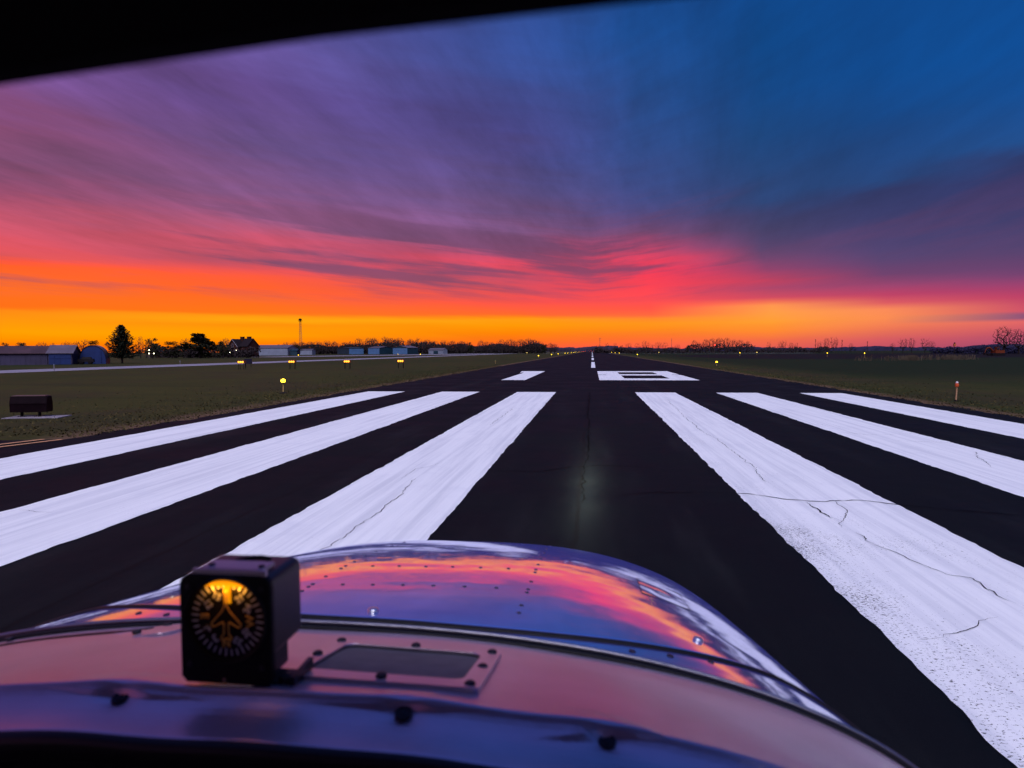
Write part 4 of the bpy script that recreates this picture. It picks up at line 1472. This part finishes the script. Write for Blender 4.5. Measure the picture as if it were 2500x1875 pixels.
# ------------------------------------------------------------------ the aircraft
OX, OY, OZ = CAM.x, 0.0, CAM.z
CX = -0.257
YB = 0.60
PROF_Y = [.50, .6, .65, .7, .75, .8, .85, .9, .95, 1.0, 1.05, 1.1, 1.15, 1.2, 1.24, 1.28, 1.31, 1.325]
PROF_Z = [-.2632, -.2647, -.2661, -.2693, -.2738, -.2794, -.2859, -.2932, -.3015, -.3107, -.3206, -.3313, -.3430, -.3565, -.3705, -.392, -.424, -.47]
# smooth the profile by fine interpolation
_fy = np.linspace(.5, 1.325, 331)
_fz = np.interp(_fy, PROF_Y, PROF_Z)
for _ in range(30):
    _fz[1:-1] = 0.25 * _fz[:-2] + 0.5 * _fz[1:-1] + 0.25 * _fz[2:]


def zprof(Y):
    return float(np.interp(Y, _fy, _fz))


def hull(Y):
    s = min(max((Y - .6) / .725, 0), 1)
    tp = s ** .8
    return .6116 - .027 * tp, .2371 + .402 * tp, 2.3443 + .544 * s


RIV = [(-0.3234, 0.8555), (-0.3237, 0.8245), (-0.3238, 0.8085), (-0.2871, 0.8265), (-0.2525, 0.831), (-0.2173, 0.8345), (-0.1827, 0.8405), (-0.1464, 0.8475), (-0.1105, 0.8575), (-0.075, 0.909), (-0.0749, 0.871), (-0.0743, 0.853), (-0.0745, 0.798), (-0.0746, 0.76), (-0.0745, 0.746), (-0.0757, 0.6955), (-0.0757, 0.671), (-0.3247, 0.762), (-0.3249, 0.7245), (-0.3252, 0.7135), (-0.2887, 0.7255), (-0.2536, 0.729), (-0.2186, 0.733), (-0.1834, 0.7375), (-0.1474, 0.743), (-0.111, 0.75), (-0.3247, 0.90), (-0.3247, 0.95), (-0.3247, 1.03), (-0.3247, 1.10), (-0.0757, 1.195), (-0.0757, 1.0935), (-0.0757, 1.03), (-0.0757, 0.965), (-0.3247, 0.671), (-0.3247, 0.6955)]
_rv = np.array(RIV)


def dimple(X, Y):
    d2 = ((_rv[:, 0] - X) ** 2 + (_rv[:, 1] - Y) ** 2) / (0.011 ** 2)
    return -0.00022 * float(np.exp(-d2).sum())


def mid(Y):
    s = min(max((Y - .6) / .725, 0), 1)
    return CX + 0.042 * s ** .8


def cowl_z(X, Y):
    Wd, H, n = hull(Y)
    a = min(abs(X - mid(Y)) / Wd, 0.9999)
    return zprof(Y) - H + H * (1 - a ** n) ** (1 / n)


def cowl_pt(T, Y):
    Wd, H, n = hull(Y)
    c, s = math.cos(T), math.sin(T)
    X = mid(Y) + Wd * math.copysign(abs(c) ** (2 / n), c)
    return X, Y, zprof(Y) - H + H * abs(s) ** (2 / n)


def gap_y(X):
    d = max(0.0, abs(X + 0.2) - 0.05)
    return 0.616 + 0.72 * min(d, 0.33) ** 2


def rrect(x0, x1, y0, y1, r, n=6):
    out = []
    for cx, cy, a0 in ((x1 - r, y1 - r, 0), (x0 + r, y1 - r, 90), (x0 + r, y0 + r, 180), (x1 - r, y0 + r, 270)):
        for i in range(n + 1):
            a = R(a0 + 90 * i / n)
            out.append((cx + r * math.cos(a), cy + r * math.sin(a)))
    return out


def A(p):
    return (p[0] + OX, p[1] + OY, p[2] + OZ)


def A2(mb):
    mb.v = [A(v) for v in mb.v]
    return mb


plane = thing('light_aircraft', 'light aircraft seen from its cockpit with polished cowling and grey dash top', 'aircraft', (0, 0, 0))


def m_polish():
    m = bpy.data.materials.new('polished_metal')
    m.use_nodes = True
    nt = m.node_tree
    b = nt.nodes['Principled BSDF']
    b.inputs['Metallic'].default_value = 1.0
    b.inputs['Base Color'].default_value = (0.93, 0.93, 0.96, 1)
    g = G(nt.nodes, nt.links)
    tc = nt.nodes.new('ShaderNodeTexCoord')
    n = g.noise(tc.outputs['Object'], 5.0, 3, 0.5)
    n2 = g.noise(tc.outputs['Object'], 90.0, 3, 0.6)
    nt.links.new(g.smooth(n2, 0.4, 0.7, 0.06, 0.12), b.inputs['Roughness'])
    bn = nt.nodes.new('ShaderNodeBump')
    bn.inputs['Strength'].default_value = 0.14
    bn.inputs['Distance'].default_value = 0.02
    nt.links.new(n, bn.inputs['Height'])
    nt.links.new(bn.outputs[0], b.inputs['Normal'])
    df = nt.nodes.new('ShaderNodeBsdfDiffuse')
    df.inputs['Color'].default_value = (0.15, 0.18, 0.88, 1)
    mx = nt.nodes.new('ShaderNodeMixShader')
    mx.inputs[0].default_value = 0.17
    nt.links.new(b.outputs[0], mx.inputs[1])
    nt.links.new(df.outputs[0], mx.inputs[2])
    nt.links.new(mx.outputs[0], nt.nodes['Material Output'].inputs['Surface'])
    return m


M_POL = m_polish()
M_RUB = mat('black_rubber', (0.010, 0.008, 0.010), 0.55, spec=0.25)
M_BEAD = mat('dull_aluminium', (0.34, 0.32, 0.36), 0.4, metal=1.0, bump=0.1, bscale=60)
M_DASH = mat('dash_paint', (0.68, 0.52, 0.61), 0.33, metal=0.62, spec=0.5, var=0.06, vscale=14, bump=0.06, bscale=220)
M_SCREW = mat('black_screw', (0.030, 0.025, 0.032), 0.5, metal=0.3)
M_RIVET = mat('grey_rivet', (0.05, 0.045, 0.07), 0.45, metal=0.6)

NT, NS = 250, 150
cw = MB()


def cowl_fn(u, v):
    T = math.pi - (0.015 + u * (math.pi - 0.03))
    X0 = cowl_pt(T, .65)[0]
    yg = gap_y(X0) + 0.0045
    Y = yg + (1.325 - yg) * v
    X, Y, Z = cowl_pt(T, Y)
    if -0.45 < X < 0.05:
        Z += dimple(X, Y)
    return (X, Y, Z)


cw.grid(cowl_fn, NT, NS)
# turned-down rear lip and closed nose
b0 = len(cw.v)
for i in range(NT):
    p = cw.v[i * NS]
    cw.v.append((p[0], p[1] - 0.001, p[2] - 0.02))
for i in range(NT - 1):
    cw.face((i * NS, (i + 1) * NS, b0 + i + 1, b0 + i)[::-1])
cw.face([i * NS + NS - 1 for i in range(NT)])
part('cowling', A2(cw), M_POL, plane, smooth=True)
riv_me = MB().lathe([(0.0026, 0.0), (0.0024, 0.0006), (0.0012, 0.0011), (0.0003, 0.0012)], 8).mesh('rivet', M_RIVET, True)
for X, Y in RIV:
    o = link('rivet', riv_me, plane, A((X, Y, cowl_z(X, Y) - 0.0003)))
big_me = MB().lathe([(0.0055, -0.0005), (0.0056, 0.0018), (0.0045, 0.0032), (0.001, 0.0036)], 14).mesh('cowl_fastener', mat('bright_screw', (0.75, 0.75, 0.82), 0.3, metal=1.0), True)
for X, Y in ((-0.222, 0.638), (0.1139, 0.713)):
    o = link('cowl_fastener', big_me, plane, A((X, Y, cowl_z(X, Y))))
    o.rotation_euler = (R(-2), R(14) if X > 0 else 0, 0)
# oil door on the right shoulder of the cowling
DOOR = (0.066, 0.128, 0.862, 0.972)


def door_z(X, Y):
    u = (X - DOOR[0]) / (DOOR[1] - DOOR[0])
    v = (Y - DOOR[2]) / (DOOR[3] - DOOR[2])
    return cowl_z(X, Y) + 0.0006 - 0.0008 * math.exp(-((u - .5) ** 2 + (v - .45) ** 2) / 0.07) + 0.00025 * math.sin(9 * v + 3 * u)


dm = MB()
dm.grid(lambda u, v: (DOOR[0] + (DOOR[1] - DOOR[0]) * u, DOOR[2] + (DOOR[3] - DOOR[2]) * v, door_z(DOOR[0] + (DOOR[1] - DOOR[0]) * u, DOOR[2] + (DOOR[3] - DOOR[2]) * v)), 36, 48)
odoor = part('oil_door', A2(dm), M_POL, plane, smooth=True)
rp = rrect(*DOOR, 0.006)
part('door_edge', A2(MB().tube([(p[0], p[1], cowl_z(*p) + 0.0003) for p in rp + rp[:1]], 0.0008, 6)), M_RUB, odoor)
# metal strip below the windscreen, with its own screws
st = MB()
NX = 160


def strip_fn(u, v):
    T = math.pi - (0.03 + u * (math.pi - 0.06))
    X0 = cowl_pt(T, .6)[0]
    y0, y1 = 0.599, gap_y(X0) - 0.003
    X, Y, Z = cowl_pt(T, y0 + (y1 - y0) * v)
    return (X, Y, Z - 0.0012)


st.grid(strip_fn, NX, 8)
part('windscreen_strip', A2(st), M_POL, plane, smooth=True)
sm = MB().lathe([(0.0034, 0), (0.0032, 0.0006), (0.0008, 0.0007)], 10).mesh('strip_screw', M_RIVET, True)
for X, Y in ((0.0388, 0.6235), (0.0758, 0.6355), (0.1173, 0.654), (-0.44, 0.6235), (-0.48, 0.635)):
    o = link('strip_screw', sm, plane, A((X, min(Y, gap_y(X) - 0.006), cowl_z(X, Y) - 0.0008)))
    o.rotation_euler = (0, R(12 if X > 0 else -10), 0)


def seam_curve(fy, dz, n=120, lim=0.05):
    out = []
    for i in range(n):
        T = math.pi - (lim + (math.pi - 2 * lim) * i / (n - 1))
        X0 = cowl_pt(T, .6)[0]
        X, Y, Z = cowl_pt(T, fy(X0))
        out.append((X, Y, Z + dz))
    return out


part('gasket', A2(MB().tube(seam_curve(lambda X: gap_y(X) + 0.001, -0.0035), 0.0052, 8)), M_RUB, plane, smooth=True)
part('windscreen_bead', A2(MB().tube(seam_curve(lambda X: 0.6005, 0.0012), 0.0027, 8)), M_BEAD, plane, smooth=True)
part('dash_seal', A2(MB().tube(seam_curve(lambda X: 0.5945, -0.0030), 0.0042, 8)), M_RUB, plane, smooth=True)

# dash top with rolled near edge
NEAR = 0.40
LIP = [(0.0, 0.0), (-.0012, -.0010), (-.0030, -.0028), (-.0065, -.0052), (-.0110, -.0074), (-.0160, -.0090), (-.0220, -.0099), (-.0280, -.0101), (-.0340, -.0098), (-.0390, -.0094), (-.0410, -.0098)]
ROLL = [(-.0405, -.0100), (-.0425, -.0102), (-.0450, -.0118), (-.0465, -.0150), (-.0465, -.020), (-.0440, -.026), (-.038, -.031), (-.02, -.034), (.02, -.036)]
GROM = [(-0.3142, 0.3950, -0.2290), (-0.1187, 0.3950, -0.2268), (0.0096, 0.3950, -0.2362)]


def near_z(X):
    a = abs(X + .2) / .264
    return -.223 - .017 * a ** 3 + 0.0006 * math.sin(X * 31) + 0.0005 * math.sin(X * 57 + 1)


def dash_z(X, Y):
    a = min(abs(X - CX) / .6116, .9999)
    zr = -.2647 - .2371 + .2371 * (1 - a ** 2.3443) ** (1 / 2.3443) - .003
    t = (Y - NEAR) / (.598 - NEAR)
    z0 = near_z(X)
    return z0 + (zr - z0) * t + 0.0005 * math.sin(X * 23 + Y * 40) * min(1.0, max(0.0, (Y - NEAR) / 0.03))


db = MB()
NDX, NDY = 300, 40
xs = np.linspace(CX - 0.585, CX + 0.60, NDX)
rows = []
for j in range(NDY):
    f = j / (NDY - 1)
    rows.append(('top', .598 + (NEAR - .598) * f))
lip_i = np.linspace(0, len(LIP) - 1, 44)[1:]
for q in lip_i:
    k = min(int(q), len(LIP) - 2)
    f = q - k
    rows.append(('lip', (LIP[k][0] + (LIP[k + 1][0] - LIP[k][0]) * f, LIP[k][1] + (LIP[k + 1][1] - LIP[k][1]) * f)))
for kind, val in rows:
    for X in xs:
        if kind == 'top':
            Y, Z = val, dash_z(X, val)
            near = max(0.0, 1 - (val - NEAR) / 0.03)
        else:
            Y, Z = NEAR + val[0], near_z(X) + val[1]
            near = 1.0
        for gx, gy, gz in GROM:
            d2 = ((X - gx) ** 2 + (Y - gy) ** 2 * 2.2 + (Z - gz) ** 2 * 1.0)
            if d2 < 0.004:
                w = math.exp(-d2 / (0.011 ** 2))
                Z -= 0.0034 * w
                w2 = math.exp(-d2 / (0.035 ** 2))
                Z += 0.0016 * w2 * (1 if Z > gz else -1)
        db.v.append((X, Y, Z))
for j in range(len(rows) - 1):
    for i in range(NDX - 1):
        db.face((j * NDX + i, (j + 1) * NDX + i, (j + 1) * NDX + i + 1, j * NDX + i + 1))
part('dash_top', A2(db), M_DASH, plane, smooth=True)
gm = MB().lathe([(0.0072, -0.001), (0.0076, 0.0012), (0.0062, 0.0024), (0.0046, 0.0012), (0.0040, 0.0004), (0.0030, 0.0016), (0.0006, 0.0020)], 18).mesh('dash_screw', M_SCREW, True)
for gx, gy, gz in GROM:
    o = link('dash_screw', gm, plane, A((gx, gy, gz - 0.0030)))
    o.rotation_euler = (R(24), 0, 0)
    o.scale = (0.72, 0.72, 0.6)
# black rolled edge below the dash lip
rl = MB()
for q in np.linspace(0, len(ROLL) - 1, 40):
    k = min(int(q), len(ROLL) - 2)
    f = q - k
    for X in xs:
        rl.v.append((X, NEAR + ROLL[k][0] + (ROLL[k + 1][0] - ROLL[k][0]) * f, near_z(X) + ROLL[k][1] + (ROLL[k + 1][1] - ROLL[k][1]) * f))
for j in range(39):
    for i in range(NDX - 1):
        rl.face((j * NDX + i, (j + 1) * NDX + i, (j + 1) * NDX + i + 1, j * NDX + i + 1))
part('dash_edge_roll', A2(rl), mat('edge_vinyl', (0.012, 0.011, 0.016), 0.45, spec=0.4), plane, smooth=True)
# instrument panel under the dash
part('instrument_panel', A2(MB().box((CX, 0.418, -0.53), (1.24, 0.02, 0.46))), mat('panel_black', (0.006, 0.005, 0.006), 0.6), plane)


def plate(name, ox, ix, th, r_o, r_i, screws, label=None):
    """frame following the dash, with an opening"""
    po, pi = rrect(*ox, r_o), rrect(*ix, r_i)
    n = len(po)
    mb = MB()
    rings = [(po, 0.0), (po, th), ([(a[0] * 0.985 + b[0] * 0.015, a[1] * 0.985 + b[1] * 0.015) for a, b in zip(po, pi)], th + 0.0004), ([(a[0] * 0.03 + b[0] * 0.97, a[1] * 0.03 + b[1] * 0.97) for a, b in zip(po, pi)], th + 0.0004), (pi, th - 0.0002), (pi, -0.0005)]
    for ring, dz in rings:
        for p in ring:
            mb.v.append((p[0], p[1], dash_z(*p) + dz))
    for k in range(len(rings) - 1):
        for i in range(n):
            j = (i + 1) % n
            mb.face((k * n + i, k * n + j, (k + 1) * n + j, (k + 1) * n + i))
    fr = part(name, A2(mb), M_DASH, plane)
    g = [(p[0], p[1], dash_z(*p) + 0.0008) for p in pi]
    part('opening_shade_ring', A2(MB().tube(g + [g[0]], 0.0011, 6)), M_RUB, fr)  # black ring stands in for the shadow inside the opening
    me = MB().lathe([(0.0039, 0), (0.0041, 0.0012), (0.0030, 0.0023), (0.0008, 0.0026)], 14).mesh('screw', M_SCREW, True)
    for X, Y in screws:
        link('screw', me, fr, A((X, Y, dash_z(X, Y) + th)))
    return fr


vent = plate('vent_frame', (-.2215, -.0755, .4262, .5425), (-.2065, -.0905, .4430, .5285), 0.0034, 0.006, 0.010,
             [(-0.2148, 0.5350), (-0.1489, 0.5355), (-0.083, 0.5350), (-0.083, 0.487), (-0.083, 0.4345), (-0.1459, 0.4345), (-0.2140, 0.484)])
mb = MB()
mb.grid(lambda u, v: (-.2065 + .116 * u, .4430 + .0855 * v, dash_z(-.2065 + .116 * u, .4430 + .0855 * v) + 0.0007), 12, 10)
part('vent_screen', A2(mb), mat('vent_mesh', (0.17, 0.145, 0.155), 0.75, spec=0.15, var=0.1, vscale=60, bump=0.2, bscale=700), vent)
plate('defroster_frame', (-.66, -.386, .548, .5915), (-.625, -.418, .5665, .5775), 0.0018, 0.014, 0.005, [(-0.5868, 0.5865), (-0.575, 0.556), (-0.4237, 0.5570), (-0.412, 0.5850)])
mb = MB()
mb.grid(lambda u, v: (-.625 + .207 * u, .5665 + .011 * v, dash_z(-.625 + .207 * u, .5665 + .011 * v) + 0.0003), 12, 3)
part('defroster_slot', A2(mb), M_RUB, plane)

# sun visor in front of the eye, cabin roof, rear wall and sides
vz = MB()
ve = [(-0.42, 0.138, 0.036), (-0.28, 0.140, 0.0505), (-0.1369, 0.140, 0.0618), (-0.0584, 0.140, 0.0678), (0.0152, 0.140, 0.0712), (0.10, 0.138, 0.0735), (0.20, 0.136, 0.0745)]
NV = 10
for k in range(2):
    pass
ring = [(0.0, 0.0), (0.004, 0.003), (0.005, 0.008), (0.002, 0.013), (-0.03, 0.030), (-0.10, 0.052), (-0.10, 0.042), (-0.03, 0.014), (-0.005, 0.001)]
n = len(ring)
for p in ve:
    for dy, dz in ring:
        vz.v.append((p[0], p[1] + dy, p[2] + dz))
for i in range(len(ve) - 1):
    for k in range(n):
        k2 = (k + 1) % n
        vz.face((i * n + k, i * n + k2, (i + 1) * n + k2, (i + 1) * n + k))
vz.face(list(range(n)))
vz.face([(len(ve) - 1) * n + k for k in range(n)][::-1])
M_CAB = mat('black_cloth', (0.006, 0.004, 0.005), 0.9, spec=0.05)
part('sun_visor', A2(vz), M_CAB, plane, smooth=False)
M_LIN = mat('cabin_lining', (0.035, 0.03, 0.035), 0.9, spec=0.1)
part('cabin_roof', A2(MB().box((CX, -0.39, 0.205), (1.26, 1.40, 0.05))), M_LIN, plane)  # unseen, stretched forward to keep overhead light off the dash
part('rear_bulkhead', A2(MB().box((CX, -1.10, -0.45), (1.26, 0.04, 1.16))), M_LIN, plane)  # unseen, put in to keep the cockpit dark
part('cabin_floor', A2(MB().box((CX, -0.3, -1.06), (1.26, 1.56, 0.04))), M_LIN, plane)
for s in (-1, 1):
    part('cabin_door', A2(MB().box((CX + s * 0.65, -0.25, -0.72), (0.04, 1.62, 0.66))), M_LIN, plane)
    part('door_pillar', A2(MB().tube([(CX + s * 0.65, -0.95, -0.4), (CX + s * 0.63, -0.95, 0.15)], 0.04, 8)), M_LIN, plane)
    part('windscreen_pillar', A2(MB().tube([(CX + s * 0.645, 0.56, -0.42), (CX + s * 0.63, 0.30, 0.19)], 0.022, 8)), M_LIN, plane)


def clear_pane():
    m = bpy.data.materials.new('clear_acrylic')
    m.use_nodes = True
    nt = m.node_tree
    nt.nodes.clear()
    t = nt.nodes.new('ShaderNodeBsdfTransparent')
    o = nt.nodes.new('ShaderNodeOutputMaterial')
    nt.links.new(t.outputs[0], o.inputs['Surface'])
    return m


ws = MB()


def ws_fn(u, v):
    T = math.pi - (0.05 + u * (math.pi - 0.1))
    X, Y, Z = cowl_pt(T, 0.604)
    Xt, Yt, Zt = CX + (u - 0.5) * 1.22, 0.315, 0.195 - 0.04 * abs(2 * u - 1) ** 3
    bul = 0.04 * math.sin(math.pi * v)
    return (X + (Xt - X) * v, Y + (Yt - Y) * v + bul, Z + (Zt - Z) * v + bul * 0.6)


ws.grid(ws_fn, 40, 14)
part('windscreen', A2(ws), clear_pane(), plane, smooth=True)

# landing light in the nose
ld = bpy.data.lights.new('landing_light', 'SPOT')
ld.energy = 36000
ld.color = (0.95, 1.0, 0.72)
ld.spot_size = R(50)
ld.spot_blend = 1.0
ld.shadow_soft_size = 0.06
ld.use_nodes = True                       # soft beam: bright core, long falloff, taller than wide
_nt = ld.node_tree
_g = G(_nt.nodes, _nt.links)
_tc = _nt.nodes.new('ShaderNodeTexCoord')
_sp = _nt.nodes.new('ShaderNodeSeparateXYZ')
_nt.links.new(_tc.outputs['Normal'], _sp.inputs[0])
_u = _g.m('DIVIDE', _sp.outputs[0], _g.m('MULTIPLY', _sp.outputs[2], 0.030))
_v = _g.m('DIVIDE', _sp.outputs[1], _g.m('MULTIPLY', _sp.outputs[2], 0.078))
_r2 = _g.m('ADD', _g.m('MULTIPLY', _u, _u), _g.m('MULTIPLY', _v, _v))
_st = _g.m('POWER', _g.m('ADD', 1.0, _r2), -2.0)
_nt.links.new(_st, _nt.nodes['Emission'].inputs['Strength'])
lo = bpy.data.objects.new('landing_light', ld)
COL.objects.link(lo)
lo.parent = plane
src = Vector((-0.30, 1.45, 1.75))
lo.location = src
lo.rotation_euler = (Vector((-0.20, 9.6, 0.0)) - src).to_track_quat('-Z', 'Y').to_euler()

# ------------------------------------------------------------------ vertical card compass on the dash
comp = thing('compass', 'black square compass with amber lit dial standing on the dash', 'compass', A((-0.2425, 0.42, -0.2262)))


def CP(mb):
    mb.v = [(v[0] + 0.241, v[1] - 0.42, v[2] + 0.2265) for v in mb.v]
    return mb


M_CASE = mat('case_black', (0.012, 0.010, 0.014), 0.38, spec=0.5, bump=0.05, bscale=300)
M_FACE = mat('bezel_black', (0.004, 0.004, 0.005), 0.5, spec=0.2)
FX0, FX1, FZ0, FZ1 = -.2757, -.2099, -.2245, -.1495
# case body behind the bezel: rounded box
sec = rrect(FX0 + .001, FX1 - .0005, -.2065, -.1500, .006, 4)
cb = MB()
nn = len(sec)
for yy, ins in ((0.410, 0.0), (0.4505, 0.0), (0.4535, 0.003)):
    for p in sec:
        mx, mz = (FX0 + FX1) / 2, -.178
        cb.v.append((mx + (p[0] - mx) * (1 - ins * 12), yy, mz + (p[1] - mz) * (1 - ins * 12)))
for k in range(2):
    for i in range(nn):
        j = (i + 1) % nn
        cb.face((k * nn + i, k * nn + j, (k + 1) * nn + j, (k + 1) * nn + i))
cb.face([2 * nn + i for i in range(nn)][::-1])
cb.face(list(range(nn)))
part('case', CP(cb), M_CASE, comp)
# bezel plate with a round opening
DX, DZ, DR = -.2425, -.1800, .0272
po = []
N = 64
for i in range(N):
    a = 2 * math.pi * i / N
    c, s = math.cos(a), math.sin(a)
    # square outline in polar form, top corners rounded
    hx = (FX1 - DX if c > 0 else DX - FX0)
    hz = (FZ1 - DZ if s > 0 else DZ - FZ0)
    k = 1 / max(abs(c) / hx, abs(s) / hz)
    x, z = DX + c * k, DZ + s * k
    rr = 0.008 if s > 0 else 0.002
    # round off the corners
    cxn = max(FX0 + rr, min(FX1 - rr, x))
    czn = max(FZ0 + rr, min(FZ1 - rr, z))
    d = math.hypot(x - cxn, z - czn)
    if d > rr and cxn != x and czn != z:
        x, z = cxn + (x - cxn) * rr / d, czn + (z - czn) * rr / d
    po.append((x, z))
bz = MB()
rings = [[(p[0], 0.4105, p[1]) for p in po], [(p[0], 0.4072, p[1]) for p in po], [(DX + (p[0] - DX) * .97, 0.4062, DZ + (p[1] - DZ) * .97) for p in po],
         [(DX + DR * 1.10 * math.cos(2 * math.pi * i / N), 0.4062, DZ + DR * 1.10 * math.sin(2 * math.pi * i / N)) for i in range(N)],
         [(DX + DR * 1.06 * math.cos(2 * math.pi * i / N), 0.4046, DZ + DR * 1.06 * math.sin(2 * math.pi * i / N)) for i in range(N)],
         [(DX + DR * 1.00 * math.cos(2 * math.pi * i / N), 0.4056, DZ + DR * 1.00 * math.sin(2 * math.pi * i / N)) for i in range(N)],
         [(DX + DR * 0.995 * math.cos(2 * math.pi * i / N), 0.4100, DZ + DR * 0.995 * math.sin(2 * math.pi * i / N)) for i in range(N)]]
for r_ in rings:
    bz.v += r_
for k in range(len(rings) - 1):
    for i in range(N):
        j = (i + 1) % N
        bz.face((k * N + i, k * N + j, (k + 1) * N + j, (k + 1) * N + i))
part('bezel', CP(bz), M_FACE, comp)
dial = part('dial', CP(MB().lathe([(DR, 0), (DR, 0.0006)], 48, (DX, 0.4096, DZ), (0, -1, 0))), mat('dial_black', (0.012, 0.009, 0.010), 0.7, spec=0.1), comp)
M_MARK = mat('dial_white', (0.52, 0.48, 0.58), 0.6)
M_AMB = mat('dial_amber', (0.75, 0.38, 0.08), 0.6)
YD = 0.4084


def dp(r, a):
    """point on the dial, a clockwise from the top"""
    return (DX + r * math.sin(a), DZ + r * math.cos(a))


OFF = R(4)
for k in range(36):
    a = OFF + k * 2 * math.pi / 36
    r0, r1 = (0.0212, 0.0258) if k % 3 else (0.0205, 0.0260)
    w = 0.00050
    tk = MB()
    for yy in (YD, YD + 0.0004):
        for r, s in ((r0, -w), (r1, -w * 1.25), (r1, w * 1.25), (r0, w)):
            x, z = dp(r, a)
            tk.v.append((x + s * math.cos(a), yy, z - s * math.sin(a)))
    for q in ((0, 1, 2, 3), (7, 6, 5, 4), (0, 4, 5, 1), (1, 5, 6, 2), (2, 6, 7, 3), (3, 7, 4, 0)):
        tk.face(q)
    part('tick_mark', CP(tk), M_MARK, dial)
for k, txt in enumerate(['S', '21', '24', 'W', '30', '33', 'N', '3', '6', 'E', '12', '15']):
    a = OFF + k * math.pi / 6
    cu = bpy.data.curves.new('numeral', 'FONT')
    cu.body = txt
    cu.size = 0.0078 if len(txt) == 1 else 0.0066
    cu.align_x = 'CENTER'
    cu.align_y = 'CENTER'
    cu.extrude = 0.0002
    cu.offset = 0.00018
    tmp = bpy.data.objects.new('numeral', cu)
    me = bpy.data.meshes.new_from_object(tmp)
    bpy.data.objects.remove(tmp)
    me.materials.clear()
    me.materials.append(M_AMB if txt in 'SWNE' else M_MARK)
    x, z = dp(0.0166, a)
    o = link('numeral', me, dial, (x + 0.241, YD - 0.42, z + 0.2265))
    o.rotation_euler = (Matrix.Rotation(-a, 4, 'Y') @ Matrix.Rotation(R(90), 4, 'X')).to_euler()
# aeroplane outline fixed to the glass
pl = [(-.0009, .0200), (-.0009, .0090), (-.0028, .0055), (-.0106, -.0030), (-.0100, -.0052), (-.0082, -.0050), (-.0022, -.0018), (-.0016, -.0030), (-.0018, -.0098), (-.0040, -.0128), (-.0036, -.0142), (0.0, -.0128),
      (.0036, -.0142), (.0040, -.0128), (.0018, -.0098), (.0016, -.0030), (.0022, -.0018), (.0082, -.0050), (.0100, -.0052), (.0106, -.0030), (.0028, .0055), (.0009, .0090), (.0009, .0200)]
part('aircraft_symbol', CP(MB().tube([(DX + p[0], 0.4068, DZ + p[1]) for p in pl], 0.00042, 6)), M_AMB, comp)
# lamp window at the top of the dial
lw = MB()
arc = [(DX + (DR - .0006) * math.sin(a), DZ + (DR - .0006) * math.cos(a)) for a in np.linspace(R(-36), R(36), 17)]
zc = DZ + 0.0220
b = 0
for yy in (0.4076, 0.4090):
    for p in arc:
        lw.v.append((p[0], yy, p[1]))
    for p in arc[::-1]:
        lw.v.append((p[0] * 0.9 + DX * 0.1, yy, zc + 0.0006 * math.sin(p[0] * 2000)))
nl = 34
lw.face(list(range(nl)))
lw.face([nl + i for i in range(nl)][::-1])
for i in range(nl):
    j = (i + 1) % nl
    lw.face((i, j, nl + j, nl + i))
M_ALAMP = mat('amber_dial_lamp', (0.10, 0.04, 0.0), 0.6, spec=0.05, emit=(1.0, 0.33, 0.003), estr=0.42)
part('lamp_window', CP(lw), M_ALAMP, comp)
part('lubber_window', CP(MB().box((DX + 0.0008, 0.4078, DZ + 0.0165), (0.0046, 0.0012, 0.0110))), M_ALAMP, comp)
ll = bpy.data.lights.new('dial_lamp', 'AREA')   # small lamp strip behind the bezel lip, shining into the dial
ll.shape = 'RECTANGLE'
ll.size = 0.024
ll.size_y = 0.003
ll.energy = 0.0040
ll.color = (1.0, 0.42, 0.03)
lo2 = bpy.data.objects.new('dial_lamp', ll)
COL.objects.link(lo2)
lo2.parent = comp
lo2.location = (DX + 0.241, 0.4052 - 0.42, DZ + 0.0215 + 0.2265)
lo2.rotation_euler = Vector((0, 1, -0.22)).to_track_quat('-Z', 'Y').to_euler()
# flange, strap, screws, mounting foot
tp = MB().box((-.2400, 0.4185, -.1478), (0.044, 0.019, 0.0026)).box((-.2400, 0.4090, -.1482), (0.052, 0.003, 0.0034))
part('top_flange', CP(tp), mat('flange_grey', (0.5, 0.42, 0.48), 0.4, metal=0.5), comp)
for x in (-.2575, -.2215):
    part('flange_screw', CP(MB().lathe([(0.0022, 0), (0.0022, 0.0010), (0.0006, 0.0014)], 10, (x, 0.4165, -.1465))), M_SCREW, comp)
strap = [(-.2500, 0.4230, -.1490), (-.2470, 0.4310, -.1478), (-.2405, 0.4370, -.1474), (-.2330, 0.4390, -.1476), (-.2270, 0.4400, -.1490)]
part('strap', CP(MB().tube(strap, 0.0019, 6)), M_RUB, comp)
for sx, sz in ((FX0 + .007, FZ1 - .009), (FX1 - .007, FZ1 - .009), (FX0 + .007, FZ0 + .013), (FX1 - .007, FZ0 + .013)):
    part('corner_screw', CP(MB().lathe([(0.0022, 0), (0.0022, 0.0008), (0.0005, 0.0011)], 10, (sx, 0.4063, sz), (0, -1, 0))), M_SCREW, comp)
part('adjuster', CP(MB().lathe([(0.0012, 0), (0.0011, 0.001), (0.0004, 0.0013)], 8, (DX - 0.0015, 0.4063, FZ0 + 0.0035), (0, -1, 0))), mat('brass', (0.55, 0.42, 0.28), 0.3, metal=1.0), comp)
ft = MB().box((-.2130, 0.4225, -.2262), (0.028, 0.020, 0.0032)).box((-.1990, 0.4265, -.2235), (0.0035, 0.030, 0.0075))
ft.box((-.2430, 0.430, -.2150), (0.050, 0.030, 0.020))
part('mounting_foot', CP(ft), M_CASE, comp)
part('thumb_screw', CP(MB().lathe([(0.0054, 0), (0.0057, 0.0012), (0.0048, 0.0034), (0.0010, 0.0042)], 16, (-.2055, 0.418, -.2247))), M_SCREW, comp)
